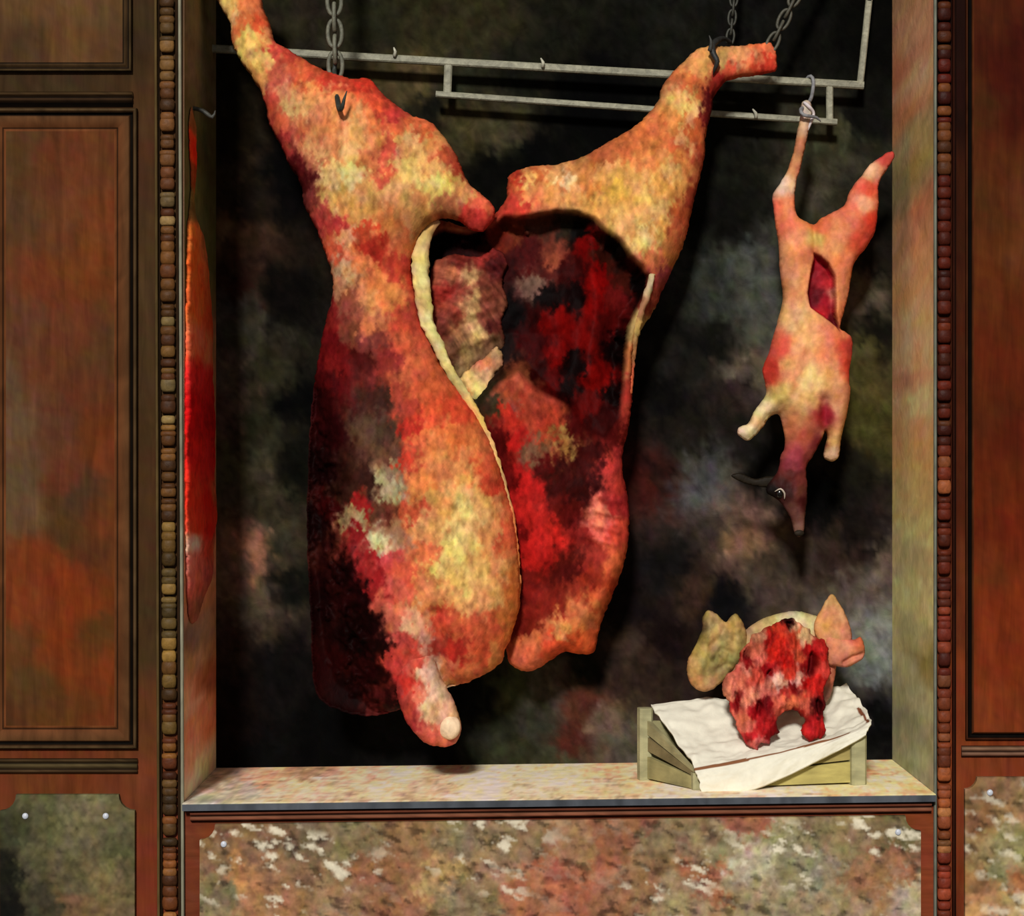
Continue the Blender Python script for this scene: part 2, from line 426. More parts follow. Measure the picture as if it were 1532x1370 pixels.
# back wall of the recess; near-black points paint shadows beside meat, goat and crate
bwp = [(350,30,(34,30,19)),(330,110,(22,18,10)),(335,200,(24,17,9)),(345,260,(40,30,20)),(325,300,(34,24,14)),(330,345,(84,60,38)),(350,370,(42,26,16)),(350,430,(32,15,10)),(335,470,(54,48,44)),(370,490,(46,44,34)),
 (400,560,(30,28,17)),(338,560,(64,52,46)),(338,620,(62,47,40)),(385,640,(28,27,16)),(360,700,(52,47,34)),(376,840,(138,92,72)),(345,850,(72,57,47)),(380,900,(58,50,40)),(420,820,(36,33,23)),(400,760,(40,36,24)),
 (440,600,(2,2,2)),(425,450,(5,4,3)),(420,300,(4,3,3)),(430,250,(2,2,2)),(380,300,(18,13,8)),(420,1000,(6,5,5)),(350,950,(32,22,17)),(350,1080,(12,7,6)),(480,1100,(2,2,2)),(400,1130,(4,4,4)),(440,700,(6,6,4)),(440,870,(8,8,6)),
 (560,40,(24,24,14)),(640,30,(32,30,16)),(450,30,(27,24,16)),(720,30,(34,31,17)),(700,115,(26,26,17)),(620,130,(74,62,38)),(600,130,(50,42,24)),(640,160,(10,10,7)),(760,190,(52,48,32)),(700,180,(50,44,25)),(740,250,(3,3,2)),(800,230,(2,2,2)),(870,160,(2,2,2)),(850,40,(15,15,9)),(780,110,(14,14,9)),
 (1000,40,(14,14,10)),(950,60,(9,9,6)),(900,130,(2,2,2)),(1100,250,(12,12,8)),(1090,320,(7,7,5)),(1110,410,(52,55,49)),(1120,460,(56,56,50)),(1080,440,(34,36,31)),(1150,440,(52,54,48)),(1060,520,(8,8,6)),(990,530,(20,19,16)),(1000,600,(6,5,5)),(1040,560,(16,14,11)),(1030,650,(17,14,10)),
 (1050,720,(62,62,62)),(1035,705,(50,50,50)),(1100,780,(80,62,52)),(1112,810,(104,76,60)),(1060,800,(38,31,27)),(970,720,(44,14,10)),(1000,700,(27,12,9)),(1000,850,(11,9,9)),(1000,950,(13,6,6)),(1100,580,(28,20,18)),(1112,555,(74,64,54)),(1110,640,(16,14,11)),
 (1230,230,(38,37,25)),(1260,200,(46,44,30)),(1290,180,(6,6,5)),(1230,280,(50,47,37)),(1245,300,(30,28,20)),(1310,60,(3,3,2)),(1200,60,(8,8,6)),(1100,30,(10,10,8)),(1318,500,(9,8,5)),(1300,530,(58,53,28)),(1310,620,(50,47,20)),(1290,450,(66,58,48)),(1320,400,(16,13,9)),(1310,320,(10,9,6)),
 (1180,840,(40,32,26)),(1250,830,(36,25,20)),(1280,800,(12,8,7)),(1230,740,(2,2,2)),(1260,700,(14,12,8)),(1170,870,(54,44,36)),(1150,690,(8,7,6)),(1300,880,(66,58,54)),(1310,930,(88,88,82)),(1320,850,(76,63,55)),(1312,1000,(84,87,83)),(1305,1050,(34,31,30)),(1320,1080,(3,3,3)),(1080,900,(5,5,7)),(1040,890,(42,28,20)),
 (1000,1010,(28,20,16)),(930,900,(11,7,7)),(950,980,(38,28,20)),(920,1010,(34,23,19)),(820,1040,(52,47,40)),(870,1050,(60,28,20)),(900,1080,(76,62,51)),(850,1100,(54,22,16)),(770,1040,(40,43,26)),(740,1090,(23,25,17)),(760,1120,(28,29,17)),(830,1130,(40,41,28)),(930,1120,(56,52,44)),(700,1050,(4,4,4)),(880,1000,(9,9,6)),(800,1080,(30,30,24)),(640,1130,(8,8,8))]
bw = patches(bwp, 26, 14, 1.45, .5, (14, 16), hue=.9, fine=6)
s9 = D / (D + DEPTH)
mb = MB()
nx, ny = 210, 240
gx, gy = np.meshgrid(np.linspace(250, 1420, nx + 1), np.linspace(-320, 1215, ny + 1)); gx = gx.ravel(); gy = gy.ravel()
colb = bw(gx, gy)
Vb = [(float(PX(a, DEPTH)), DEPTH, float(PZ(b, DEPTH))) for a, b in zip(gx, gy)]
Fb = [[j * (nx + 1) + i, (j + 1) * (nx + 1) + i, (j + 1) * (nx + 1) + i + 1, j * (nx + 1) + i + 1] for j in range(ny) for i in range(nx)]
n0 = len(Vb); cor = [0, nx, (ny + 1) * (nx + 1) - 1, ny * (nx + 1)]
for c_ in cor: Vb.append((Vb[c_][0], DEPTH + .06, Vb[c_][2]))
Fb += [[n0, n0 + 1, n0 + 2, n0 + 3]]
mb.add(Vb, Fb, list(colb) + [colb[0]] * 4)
mb.build('wall_back', M_WALL, kind=S, label='dark mottled plaster wall with shadows painted in behind the hanging meat', cat='wall', smooth=False)
# reveals (jambs): in y-z planes
def reveal(name, x, sgn, colf, label):
    mb = MB(); ny, nz = 14, 130; V = []; F = []; cc = []
    zt, zb = float(PZ(-330)), float(PZ(1206))
    g = [(i, j) for j in range(nz + 1) for i in range(ny + 1)]
    U = np.array([i / ny for i, j in g]); W = np.array([j / nz for i, j in g])
    pyv = -330 + W * (1536)
    col = colf(U * 60, pyv)
    for (u, w) in zip(U, W): V.append((x, .002 + u * (DEPTH - .002), zt + (zb - zt) * w))
    w_ = ny + 1
    for j in range(nz):
        for i in range(ny):
            f = [j * w_ + i, j * w_ + i + 1, (j + 1) * w_ + i + 1, (j + 1) * w_ + i]
            F.append(f if sgn < 0 else f[::-1])
    n0 = len(V)
    for c_ in (0, ny, nz * w_ + ny, nz * w_): V.append((x - sgn * .012, V[c_][1], V[c_][2])); cc.append(col[c_])
    L = [0, ny, nz * w_ + ny, nz * w_]
    F += [[n0, n0 + 1, n0 + 2, n0 + 3]]
    for k in range(4): F.append([L[k], L[(k + 1) % 4], n0 + (k + 1) % 4, n0 + k])
    mb.add(V, F, list(col) + cc)
    return mb.build(name, M_STONE, kind=S, label=label, cat='window reveal', smooth=False)
lrev = patches([(20, -100, (70, 62, 40)), (20, 50, (80, 70, 48)), (40, 200, (64, 58, 32)), (20, 280, (70, 66, 36)), (30, 900, (150, 92, 66)), (10, 960, (96, 70, 60)), (50, 950, (130, 92, 70)), (30, 1000, (140, 98, 72)), (45, 1040, (120, 62, 40)), (20, 1060, (176, 112, 86)), (40, 1110, (176, 92, 62)), (15, 1140, (170, 110, 86)), (30, 1190, (196, 140, 110)), (30, 600, (140, 90, 60))], 16, 14, 2.7, .3, (12, 22))
reveal('trim_1', float(PX(OPL)), 1, lrev, 'pinkish stone reveal on the left side of the window recess')
rrev = patches([(30, -100, (150, 112, 80)), (20, 30, (166, 122, 92)), (50, 60, (160, 100, 70)), (20, 90, (176, 140, 104)), (45, 130, (160, 106, 72)), (30, 180, (140, 122, 84)), (20, 230, (134, 122, 72)), (45, 240, (120, 108, 72)), (30, 270, (128, 112, 82)), (15, 290, (150, 98, 68)), (40, 330, (160, 120, 88)), (25, 380, (170, 128, 92)), (45, 420, (168, 126, 82)), (15, 460, (186, 146, 104)),
               (30, 520, (178, 146, 106)), (50, 560, (158, 112, 84)), (20, 600, (190, 160, 112)), (45, 640, (170, 126, 86)), (20, 690, (186, 138, 86)), (40, 740, (168, 142, 92)), (20, 800, (170, 158, 106)), (45, 840, (152, 138, 96)), (25, 900, (168, 162, 112)), (20, 980, (150, 142, 98)), (10, 1000, (110, 98, 58)), (45, 1010, (158, 150, 112)), (30, 1060, (146, 142, 106)), (20, 1120, (128, 126, 96)), (45, 1150, (140, 138, 112)), (30, 1190, (120, 118, 96))], 14, 14, 2.35, .22, (10, 26), hue=.7, fine=3)
reveal('trim_2', float(PX(OPR)), -1, rrev, 'pale cream stone reveal on the right side of the window recess')
# ceiling of the recess and pavement
mb = MB(); V = [(PX(250), -.0, PZ(-330)), (PX(1425), -.0, PZ(-330)), (PX(1425), DEPTH + .06, PZ(-330)), (PX(250), DEPTH + .06, PZ(-330))]
V = [tuple(map(float, v)) for v in V]; V2 = [(a, b, c + .05) for a, b, c in V]
mb.add(V + V2, [[0, 1, 2, 3], [7, 6, 5, 4], [0, 4, 5, 1], [1, 5, 6, 2], [2, 6, 7, 3], [3, 7, 4, 0]], [lin((40, 34, 26))] * 8)
mb.build('ceiling', M_WALL, kind=S, label='dark ceiling of the window recess', cat='ceiling', smooth=False)
link('floor', [(-4, -7, -.02), (4, -7, -.02), (4, .6, -.02), (-4, .6, -.02), (-4, -7, -.08), (4, -7, -.08), (4, .6, -.08), (-4, .6, -.08)],
     [[0, 1, 2, 3], [7, 6, 5, 4], [0, 4, 5, 1], [1, 5, 6, 2], [2, 6, 7, 3], [3, 7, 4, 0]], None, M_PAVE, smooth=False, kind=S, label='grey pavement in front of the shop', cat='pavement')
mb = MB(); grid_slab(mb, XL, TOP, XR, -330, .0, .05, 60, flat((60, 36, 20)))
mb.build('trim_11', M_WOODH, kind=S, label='brown lintel board above the window', cat='lintel', smooth=False)
mb = MB(); grid_slab(mb, XL, BOT - 8, XR, 1845, -.03, .05, 60, flat((70, 52, 38)))
mb.build('baseboard_front', M_WOODH, kind=S, label='dark plinth board along the foot of the shopfront', cat='baseboard', smooth=False)
# marble sill: sloping picture line, level front to back
sp = patches([(300, .02, (150, 152, 140)), (300, .3, (165, 150, 135)), (340, .1, (165, 162, 146)), (360, .35, (196, 150, 122)), (430, .2, (210, 180, 150)), (430, .4, (150, 120, 96)), (500, .1, (190, 172, 142)), (520, .35, (214, 166, 136)), (580, .2, (216, 196, 156)), (620, .1, (176, 162, 134)), (660, .35, (196, 166, 140)), (720, .2, (220, 206, 170)), (780, .35, (216, 190, 150)), (800, .1, (190, 182, 150)), (850, .25, (226, 200, 160)), (900, .1, (182, 168, 136)), (930, .35, (220, 170, 130)), (980, .2, (216, 180, 140)), (1010, .05, (196, 186, 158)), (1150, .2, (210, 190, 160)), (1290, .2, (222, 176, 136)), (1320, .3, (214, 150, 116)), (1340, .15, (226, 196, 150)), (1370, .05, (200, 170, 126))][0:0] or
     [(300, 10, (150, 152, 140)), (300, 60, (165, 150, 135)), (340, 30, (165, 162, 146)), (360, 90, (196, 150, 122)), (430, 45, (210, 180, 150)), (430, 100, (150, 120, 96)), (500, 20, (190, 172, 142)), (520, 90, (214, 166, 136)), (580, 50, (216, 196, 156)), (620, 25, (176, 162, 134)), (660, 90, (196, 166, 140)), (720, 50, (220, 206, 170)), (780, 90, (216, 190, 150)), (800, 20, (190, 182, 150)), (850, 60, (226, 200, 160)), (900, 20, (182, 168, 136)), (930, 90, (220, 170, 130)), (980, 50, (216, 180, 140)), (1010, 15, (196, 186, 158)), (1150, 50, (210, 190, 160)), (1290, 50, (222, 176, 136)), (1320, 80, (214, 150, 116)), (1340, 40, (226, 196, 150)), (1370, 12, (200, 170, 126))], 26, 6, 2.0, .6, (18, 5), hue=.8, fine=8, power=2.6)
nx, ny = 220, 24; V = []; F = []
gx, gy = np.meshgrid(np.linspace(275.5, 1396.5, nx + 1), np.linspace(0, 1, ny + 1)); gx = gx.ravel(); gy = gy.ravel()
col = sp(gx, gy * 110) * np.array([1.04, .93, .86])
Zs = PZ(1193 + slant(gx)); Xs = PX(gx)
V = [(Xs[i], -.022 + gy[i] * (DEPTH + .05), Zs[i]) for i in range(len(gx))]
F = [[j * (nx + 1) + i, j * (nx + 1) + i + 1, (j + 1) * (nx + 1) + i + 1, (j + 1) * (nx + 1) + i] for j in range(ny) for i in range(nx)]
cc = list(col); n0 = len(V)
ed = flat((74, 78, 84), .5, 20, 6)(gx[:nx + 1], gx[:nx + 1] * 0)
for i in range(nx + 1): V.append((Xs[i], -.026, Zs[i] - .002)); cc.append(ed[i])
for i in range(nx + 1): V.append((Xs[i], -.026, Zs[i] - .014)); cc.append(ed[i])
for i in range(nx + 1): V.append((Xs[i], DEPTH + .02, Zs[i] - .016)); cc.append(ed[i])
for r in range(3):
    for i in range(nx):
        a = (n0 + (r - 1) * (nx + 1) + i) if r else i; b = n0 + r * (nx + 1) + i
        F.append([b, b + 1, a + 1, a])
mb = MB(); mb.add(V, F, cc)
mb.build('window_1', M_STONE, kind=S, label='pale streaked marble sill of the display window', cat='window sill', smooth=False)
# sill moulding below
mb = MB()
run(mb, 'h', [(1206, .0, (40, 24, 18)), (1206, -.012, (44, 26, 20)), (1209, -.016, (120, 66, 46)), (1212, -.014, (70, 34, 24)), (1213.5, -.006, (34, 16, 12)), (1215, -.013, (130, 84, 62)), (1218, -.015, (134, 78, 56)), (1221, -.008, (60, 28, 20)), (1223, -.003, (52, 24, 18)), (1223, .0, (100, 50, 34))], 286, 1392, None, 14, True)
mb.build('trim_3', M_WOODH, kind=S, label='ridged red brown moulding under the window sill', cat='moulding')
# ---- panels
def shade_l(px, py): return 1.0
prof_big = [(0, .0, (70, 46, 26)), (0, -.010, (60, 42, 24)), (2, -.014, (92, 72, 46)), (5, -.013, (70, 48, 28)), (6.5, -.004, (16, 11, 6)), (10, -.003, (18, 12, 7)), (11, -.008, (66, 42, 24)), (13, -.009, (100, 66, 38)), (28, -.006, (108, 64, 36)), (29, -.004, (46, 28, 15)), (30, -.004, (52, 32, 17)), (31, -.006, (108, 62, 33)), (34, -.006, (120, 68, 36))]  # dark groove colours stand in for the shade in the grooves
lp = patches([(30, 230, (92, 62, 34)), (90, 240, (112, 60, 32)), (150, 230, (116, 64, 34)), (25, 330, (98, 66, 40)), (100, 340, (116, 66, 36)), (160, 330, (124, 62, 30)), (60, 420, (124, 60, 32)), (130, 400, (128, 66, 28)), (30, 480, (108, 66, 42)), (110, 500, (118, 62, 34)), (160, 520, (102, 66, 38)), (15, 560, (112, 82, 56)), (60, 560, (114, 60, 34)), (120, 580, (110, 58, 34)), (20, 640, (118, 88, 60)), (80, 640, (106, 62, 40)), (150, 650, (122, 60, 26)),
              (30, 720, (104, 78, 52)), (100, 720, (116, 58, 36)), (165, 690, (128, 60, 30)), (120, 740, (80, 58, 34)), (35, 760, (112, 82, 56)), (150, 790, (118, 62, 28)), (100, 800, (92, 62, 30)), (60, 840, (134, 60, 26)), (140, 830, (104, 56, 30)), (90, 870, (140, 56, 22)), (40, 900, (134, 62, 30)), (120, 900, (142, 60, 22)), (160, 880, (124, 62, 24)), (80, 950, (138, 58, 22)), (150, 940, (100, 62, 26)), (30, 960, (108, 64, 32)), (110, 1000, (132, 60, 24)), (50, 1020, (98, 66, 34)), (160, 1010, (130, 58, 22)), (80, 1060, (104, 62, 28)), (140, 1060, (112, 62, 26)), (30, 1075, (96, 56, 28)), (170, 1075, (122, 58, 26))], 18, 16, .62, .22, (9, 50))
t = empty('trim_4', P(100, 1118, 0), 'tall red brown recessed timber panel left of the window', 'timber panel', kind=S)
mb = MB(); ring(mb, -24, 163, 206, 1119, prof_big); adopt(mb.build('panel_moulding', M_WOOD), t)
mb = MB(); grid_slab(mb, 10, 197, 172, 1085, -.006, .0, 7, lp); adopt(mb.build('panel_field', M_WOOD, smooth=False), t)
up = patches([(30, -100, (92, 66, 40)), (30, 20, (98, 68, 40)), (90, 10, (104, 72, 42)), (150, 10, (96, 68, 40)), (40, 60, (76, 54, 32)), (90, 60, (104, 70, 40)), (150, 60, (94, 64, 36)), (100, 85, (100, 68, 38))], 16, 16, .80, .22, (9, 40))
t = empty('trim_5', P(100, 107, 0), 'upper timber panel with double moulding above the left tall panel', 'timber panel', kind=S)
mb = MB(); ring(mb, -22, -260, 198, 108, [(0, .0, (50, 36, 20)), (0, -.010, (50, 36, 20)), (2, -.013, (86, 68, 42)), (4, -.011, (44, 30, 16)), (5.5, -.004, (20, 14, 8)), (8, -.008, (72, 52, 30)), (11, -.010, (66, 48, 28)), (13, -.004, (22, 15, 8)), (15, -.005, (70, 52, 32))]); adopt(mb.build('panel_moulding', M_WOOD), t)  # groove insets coloured dark as painted shade
mb = MB(); grid_slab(mb, -8, -246, 184, 94, -.005, .0, 8, up); adopt(mb.build('panel_field', M_WOOD, smooth=False), t)
mb = MB()
run(mb, 'h', [(138, .0, (50, 34, 18)), (138, -.008, (40, 28, 15)), (141, -.012, (76, 56, 32)), (144, -.010, (48, 32, 18)), (146, -.004, (22, 14, 8)), (149, -.010, (62, 42, 24)), (152, -.010, (40, 26, 14)), (155, -.003, (14, 9, 5)), (160, -.002, (20, 13, 7)), (161, 0, (60, 40, 24))], -420, 199)
mb.build('trim_6', M_WOODH, kind=S, label='dark ridged cross rail between the left timber panels', cat='moulding')
mb = MB()
run(mb, 'h', [(1134, .0, (60, 36, 20)), (1134, -.006, (40, 28, 16)), (1136, -.010, (74, 56, 34)), (1139, -.008, (56, 42, 24)), (1141, -.003, (24, 16, 9)), (1143, -.009, (90, 76, 48)), (1147, -.010, (70, 56, 34)), (1150, -.003, (30, 18, 10)), (1152, -.008, (80, 60, 38)), (1155, -.006, (50, 30, 16)), (1158, .0, (90, 50, 26))], -420, 206)
mb.build('trim_7', M_WOODH, kind=S, label='ridged moulding above the left marble panel', cat='moulding')
rp = patches([(1480, -100, (72, 26, 10)), (1490, 30, (86, 36, 14)), (1520, 60, (74, 20, 8)), (1510, 120, (78, 22, 9)), (1470, 160, (84, 42, 16)), (1525, 180, (78, 24, 9)), (1500, 250, (96, 44, 16)), (1465, 300, (92, 50, 20)), (1520, 290, (108, 54, 26)), (1490, 350, (104, 52, 20)), (1520, 380, (112, 60, 28)), (1480, 430, (108, 50, 18)), (1515, 470, (100, 42, 14)), (1490, 540, (106, 40, 14)), (1470, 620, (96, 40, 14)), (1515, 650, (100, 34, 12)), (1490, 720, (110, 42, 14)), (1515, 800, (114, 38, 14)), (1475, 850, (120, 52, 20)), (1510, 900, (138, 52, 20)), (1480, 960, (138, 56, 24)), (1515, 1000, (140, 54, 22)), (1490, 1050, (144, 62, 28)), (1520, 1080, (134, 58, 26)), (1470, 1080, (138, 62, 30)), (1600, 300, (88, 36, 14)), (1600, 900, (126, 50, 20))], 18, 16, .60, .2, (10, 40))  # panel top painted darker for the upward loss of light
t = empty('trim_8', P(1550, 1100, 0), 'tall rust red timber panel right of the window', 'timber panel', kind=S)
def cut(x0, y0, x1, y1, r):
    o = []
    for cx, cy, a0 in ((x0, y0, 90), (x1, y0, 180), (x1, y1, 270), (x0, y1, 0)):
        for k in range(5):
            a = math.radians(a0 - 22.5 * k)
            o.append((cx + r * math.cos(a), cy + r * math.sin(a)))
    return [(x0 + p, y0 + q) for p, q in []] or o
mb = MB(); ring(mb, 1444, -260, 1665, 1106, [(0, .0, (60, 26, 12)), (0, -.006, (60, 28, 14)), (1.5, -.010, (84, 44, 22)), (3, -.008, (40, 18, 9)), (4, -.002, (10, 6, 4)), (9, -.002, (12, 7, 4)), (10, -.007, (88, 44, 20)), (12, -.008, (96, 46, 22))]); adopt(mb.build('panel_moulding', M_WOOD), t)  # near-black insets paint the groove shadow
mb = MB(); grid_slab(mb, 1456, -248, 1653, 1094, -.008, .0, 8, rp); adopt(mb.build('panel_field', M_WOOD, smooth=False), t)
mb = MB()
run(mb, 'h', [(1115, .0, (70, 36, 22)), (1115, -.006, (60, 34, 22)), (1118, -.012, (140, 108, 84)), (1121, -.012, (120, 84, 64)), (1123, -.004, (44, 24, 16)), (1126, -.011, (130, 96, 76)), (1129, -.010, (96, 60, 44)), (1132, -.003, (50, 26, 18)), (1132, 0, (100, 50, 30))], 1438, 1960)
mb.build('trim_9', M_WOODH, kind=S, label='short ridged moulding above the right marble panel', cat='moulding')
# beaded mouldings either side of the window, with their fillets
def beading(name, cx, hw, cols, fil, label, lean):
    t = empty(name, P(cx, BOT, 0), label, 'moulding', kind=S)
    mb = MB(); py = -322.0; rnd = random.Random(cx)
    ks = [c[0] for c in cols]
    while py < BOT - 15:
        hgt = rnd.choice([12, 14, 17, 20, 9]); r = hw * rnd.uniform(.9, 1.03)
        n, m = 12, 8; V = []; F = []
        i = min(range(len(ks)), key=lambda q: abs(ks[q] - py - rnd.uniform(-50, 50)))
        c = np.array(rnd.choice(cols[i][1]), float) * rnd.uniform(.55, 1.0)
        x_ = cx + lean * (py - 685)
        for j in range(m + 1):
            th = PI * j / m
            for q in range(n):
                ph = 2 * PI * q / n
                V.append((float(PX(x_ + r * math.sin(th) ** .3 * math.cos(ph))), -.006 - .010 * max(0, math.sin(th)) ** .5 * (.35 + .65 * math.sin(ph)) , float(PZ(py + hgt * .55 * math.cos(th)))))
        for j in range(m):
            for q in range(n): F.append([j * n + q, j * n + (q + 1) % n, (j + 1) * n + (q + 1) % n, (j + 1) * n + q])
        mb.add(V, F, [lin(np.clip(c, 3, 240))] * len(V)); py += hgt
    adopt(mb.build('beads', M_BEAD), t)
    for x0, x1, pr, c in fil:
        mb = MB(); n = 160
        x0 += 0; V = []
        run(mb, 'v', [(x0, .0, c), (x0, -pr, c), ((x0 + x1) / 2, -pr - .003, c), (x1, -pr, c), (x1, .0, c)], -322, BOT - 8, None, 9, False, lean)
        o = adopt(mb.build('fillet', M_WOOD), t)
    return t
bl = [(0, [(96, 70, 36), (86, 56, 28), (110, 78, 40)]), (100, [(104, 72, 36), (120, 86, 46), (84, 50, 24)]), (200, [(110, 70, 36), (96, 56, 30)]), (330, [(150, 120, 74), (112, 72, 36), (92, 50, 26)]), (420, [(96, 54, 26), (104, 66, 30)]), (560, [(120, 84, 40), (170, 140, 84), (100, 58, 30)]), (700, [(116, 76, 36), (92, 56, 26)]), (800, [(130, 100, 50), (108, 78, 34)]), (900, [(126, 100, 54), (110, 86, 44)]), (1020, [(140, 106, 50), (100, 66, 30)]), (1100, [(146, 92, 46), (110, 56, 30), (120, 76, 34)]), (1200, [(100, 72, 38), (84, 58, 30)]), (1300, [(170, 100, 48), (110, 62, 32)]), (1370, [(180, 116, 60), (140, 76, 36)])]
beading('trim_10', 253, 11.5, bl, [(234.5, 238.5, .012, (96, 76, 44)), (238.5, 242, .003, (40, 26, 14)), (264.5, 269, .004, (50, 34, 20)), (269.5, 274, .007, (150, 146, 124))], 'golden brown carved bead moulding left of the window', .0034)
br = [(0, [(110, 50, 20), (84, 26, 12)]), (120, [(120, 66, 30), (90, 26, 14)]), (220, [(110, 60, 28), (84, 26, 14)]), (400, [(90, 30, 14), (84, 26, 12)]), (600, [(90, 30, 16), (96, 38, 18)]), (680, [(140, 76, 42), (104, 40, 22)]), (800, [(96, 34, 18), (104, 40, 20)]), (950, [(130, 56, 34), (112, 42, 28)]), (1100, [(140, 66, 36), (150, 84, 50)]), (1170, [(160, 84, 44), (150, 70, 40)]), (1210, [(176, 112, 64), (150, 76, 44)]), (1300, [(150, 66, 40), (140, 54, 34)]), (1370, [(150, 64, 36), (160, 90, 56)])]
beading('trim_12', 1411.5, 10.5, br, [(1396.5, 1400.5, .007, (124, 126, 112)), (1400.5, 1402, .003, (22, 12, 8)), (1424, 1427, .010, (52, 22, 12)), (1427, 1430, .003, (26, 10, 6))], 'red brown carved bead moulding right of the window', 0.0)
# ---- marble panels (screwed on, each with its screws)
def notch(x0, y0, x1, y1, r):
    o = []
    def arc(cx, cy, a0, a1):
        for k in range(6):
            a = math.radians(a0 + (a1 - a0) * k / 5)
            o.append((cx + r * math.cos(a), cy + r * math.sin(a)))
    arc(x0, y0, 90, 0); arc(x1, y0, 180, 90); arc(x1, y1, 270, 180); arc(x0, y1, 360, 270)
    return o
def veins(base, hue, thr=.60, sx=42, sy=26, vc=(226, 216, 190), seed=0):
    def f(x, y):
        c = base(x, y)
        xr = x + .9 * y; yr = y - .5 * x
        n = fbm(xr / 30 + seed + .02 * fbm(x / 20, y / 20), yr / 13 + seed, 4); n2 = fbm(xr / 26 + 60, yr / 11 + 9, 4)
        patch = fbm(x / 110 + 4 + seed, y / 70 + seed, 2) + .12 * np.clip((x - 900) / 400, -.3, 1)
        v = np.clip((n - .60) * 9, 0, 1) * np.clip((patch - .46) * 6, 0.1, 1) * hue
        c = c * (1 - .6 * np.clip((n2 - .6) * 8, 0, 1))[:, None]
        return c * (1 - v[:, None]) + lin(vc)[None] * v[:, None]
    return f
mm = [(330, 1250, (120, 84, 60)), (320, 1330, (110, 104, 74)), (360, 1300, (190, 124, 76)), (400, 1260, (126, 88, 62)), (420, 1350, (160, 104, 70)), (460, 1260, (92, 76, 58)), (450, 1310, (126, 86, 66)), (500, 1340, (150, 110, 78)), (520, 1260, (116, 104, 74)), (560, 1300, (142, 84, 58)), (600, 1350, (150, 88, 64)), (620, 1260, (136, 94, 66)), (660, 1310, (196, 156, 100)), (680, 1250, (122, 104, 76)), (700, 1350, (120, 104, 76)), (740, 1290, (150, 118, 88)), (780, 1260, (136, 108, 80)), (790, 1350, (170, 90, 66)), (840, 1320, (172, 78, 58)), (860, 1260, (152, 104, 76)), (890, 1290, (166, 84, 60)), (910, 1350, (150, 90, 66)), (940, 1240, (138, 74, 54)), (960, 1310, (140, 98, 66)), (990, 1260, (120, 100, 70)), (1010, 1350, (156, 134, 104)), (1040, 1240, (136, 112, 82)), (1060, 1320, (162, 84, 60)), (1080, 1280, (138, 132, 98)), (1110, 1350, (166, 150, 118)), (1120, 1300, (206, 198, 176)), (1120, 1240, (160, 82, 62)), (1160, 1260, (146, 140, 106)), (1180, 1320, (140, 134, 104)), (1210, 1240, (132, 118, 84)), (1220, 1300, (128, 130, 112)), (1250, 1350, (162, 142, 112)), (1280, 1260, (138, 120, 84)), (1300, 1320, (152, 100, 72)), (1320, 1250, (100, 88, 58)), (1345, 1300, (156, 90, 66)), (1360, 1250, (90, 82, 54)), (1365, 1340, (190, 180, 158)), (500, 1500, (130, 100, 72)), (900, 1500, (150, 100, 76)), (1250, 1500, (140, 120, 92))]
lm = [(60, 1200, (86, 82, 54)), (120, 1210, (110, 102, 72)), (180, 1220, (96, 90, 60)), (20, 1230, (56, 56, 36)), (60, 1260, (84, 80, 54)), (120, 1260, (98, 90, 64)), (185, 1270, (78, 74, 48)), (15, 1300, (22, 22, 14)), (60, 1300, (76, 70, 48)), (110, 1310, (86, 78, 54)), (160, 1310, (110, 98, 64)), (20, 1350, (14, 13, 9)), (60, 1350, (58, 54, 38)), (120, 1350, (108, 82, 56)), (160, 1345, (112, 92, 62)), (190, 1360, (96, 82, 56)), (100, 1500, (90, 80, 56))]
rm = [(1460, 1180, (134, 102, 70)), (1500, 1190, (120, 90, 64)), (1525, 1180, (130, 106, 72)), (1460, 1220, (130, 92, 62)), (1510, 1220, (156, 120, 80)), (1475, 1260, (148, 124, 82)), (1525, 1260, (146, 138, 90)), (1460, 1310, (138, 100, 64)), (1500, 1300, (130, 120, 86)), (1525, 1320, (156, 104, 66)), (1470, 1350, (176, 132, 88)), (1515, 1360, (180, 150, 104)), (1600, 1300, (140, 110, 78))]
def screw(px, py, parent):
    c = P(px, py, 0) + Vector((0, -.0125, 0))
    return adopt(ellipsoid('screw', c, (.0062, .0035, .0062), (190, 195, 205), M_SCREW, n=12, m=8), parent)
mm = [(a, b, tuple(.62 * np.array(c) + .38 * np.array((138, 116, 84)))) for a, b, c in mm]
mbase = veins(patches(mm, 30, 6, .98, .5, (16, 9), hue=.9, fine=9, power=2.6), .8, .6, 60, 40)
o = plate('marble_panel', notch(300, 1226, 1376, 1660, 23), -.012, .0, mbase, M_MARBLE, 3.4, True, label='wide mottled marble panel with red and cream veins under the window', cat='marble panel', group='marble panels of the shopfront')
screw(336, 1261, o); screw(1342, 1243, o)
o = plate('marble_panel', notch(2, 1187, 203, 1660, 24), -.012, .0, patches(lm, 26, 8, .95, .55, (9, 8), hue=.8, fine=8), M_MARBLE, 4.5, label='dark olive grey marble panel at lower left of the shopfront', cat='marble panel', group='marble panels of the shopfront')
screw(40, 1219, o); screw(160, 1219, o)
o = plate('marble_panel', notch(1442, 1161, 1655, 1660, 18), -.012, .0, veins(patches(rm, 28, 6, .98, .5, (14, 9), hue=.8, fine=8, power=2.4), .5, .6, 60, 40, seed=3), M_MARBLE, 4.5, label='orange brown marble panel at lower right of the shopfront', cat='marble panel', group='marble panels of the shopfront')
screw(1479, 1184, o)
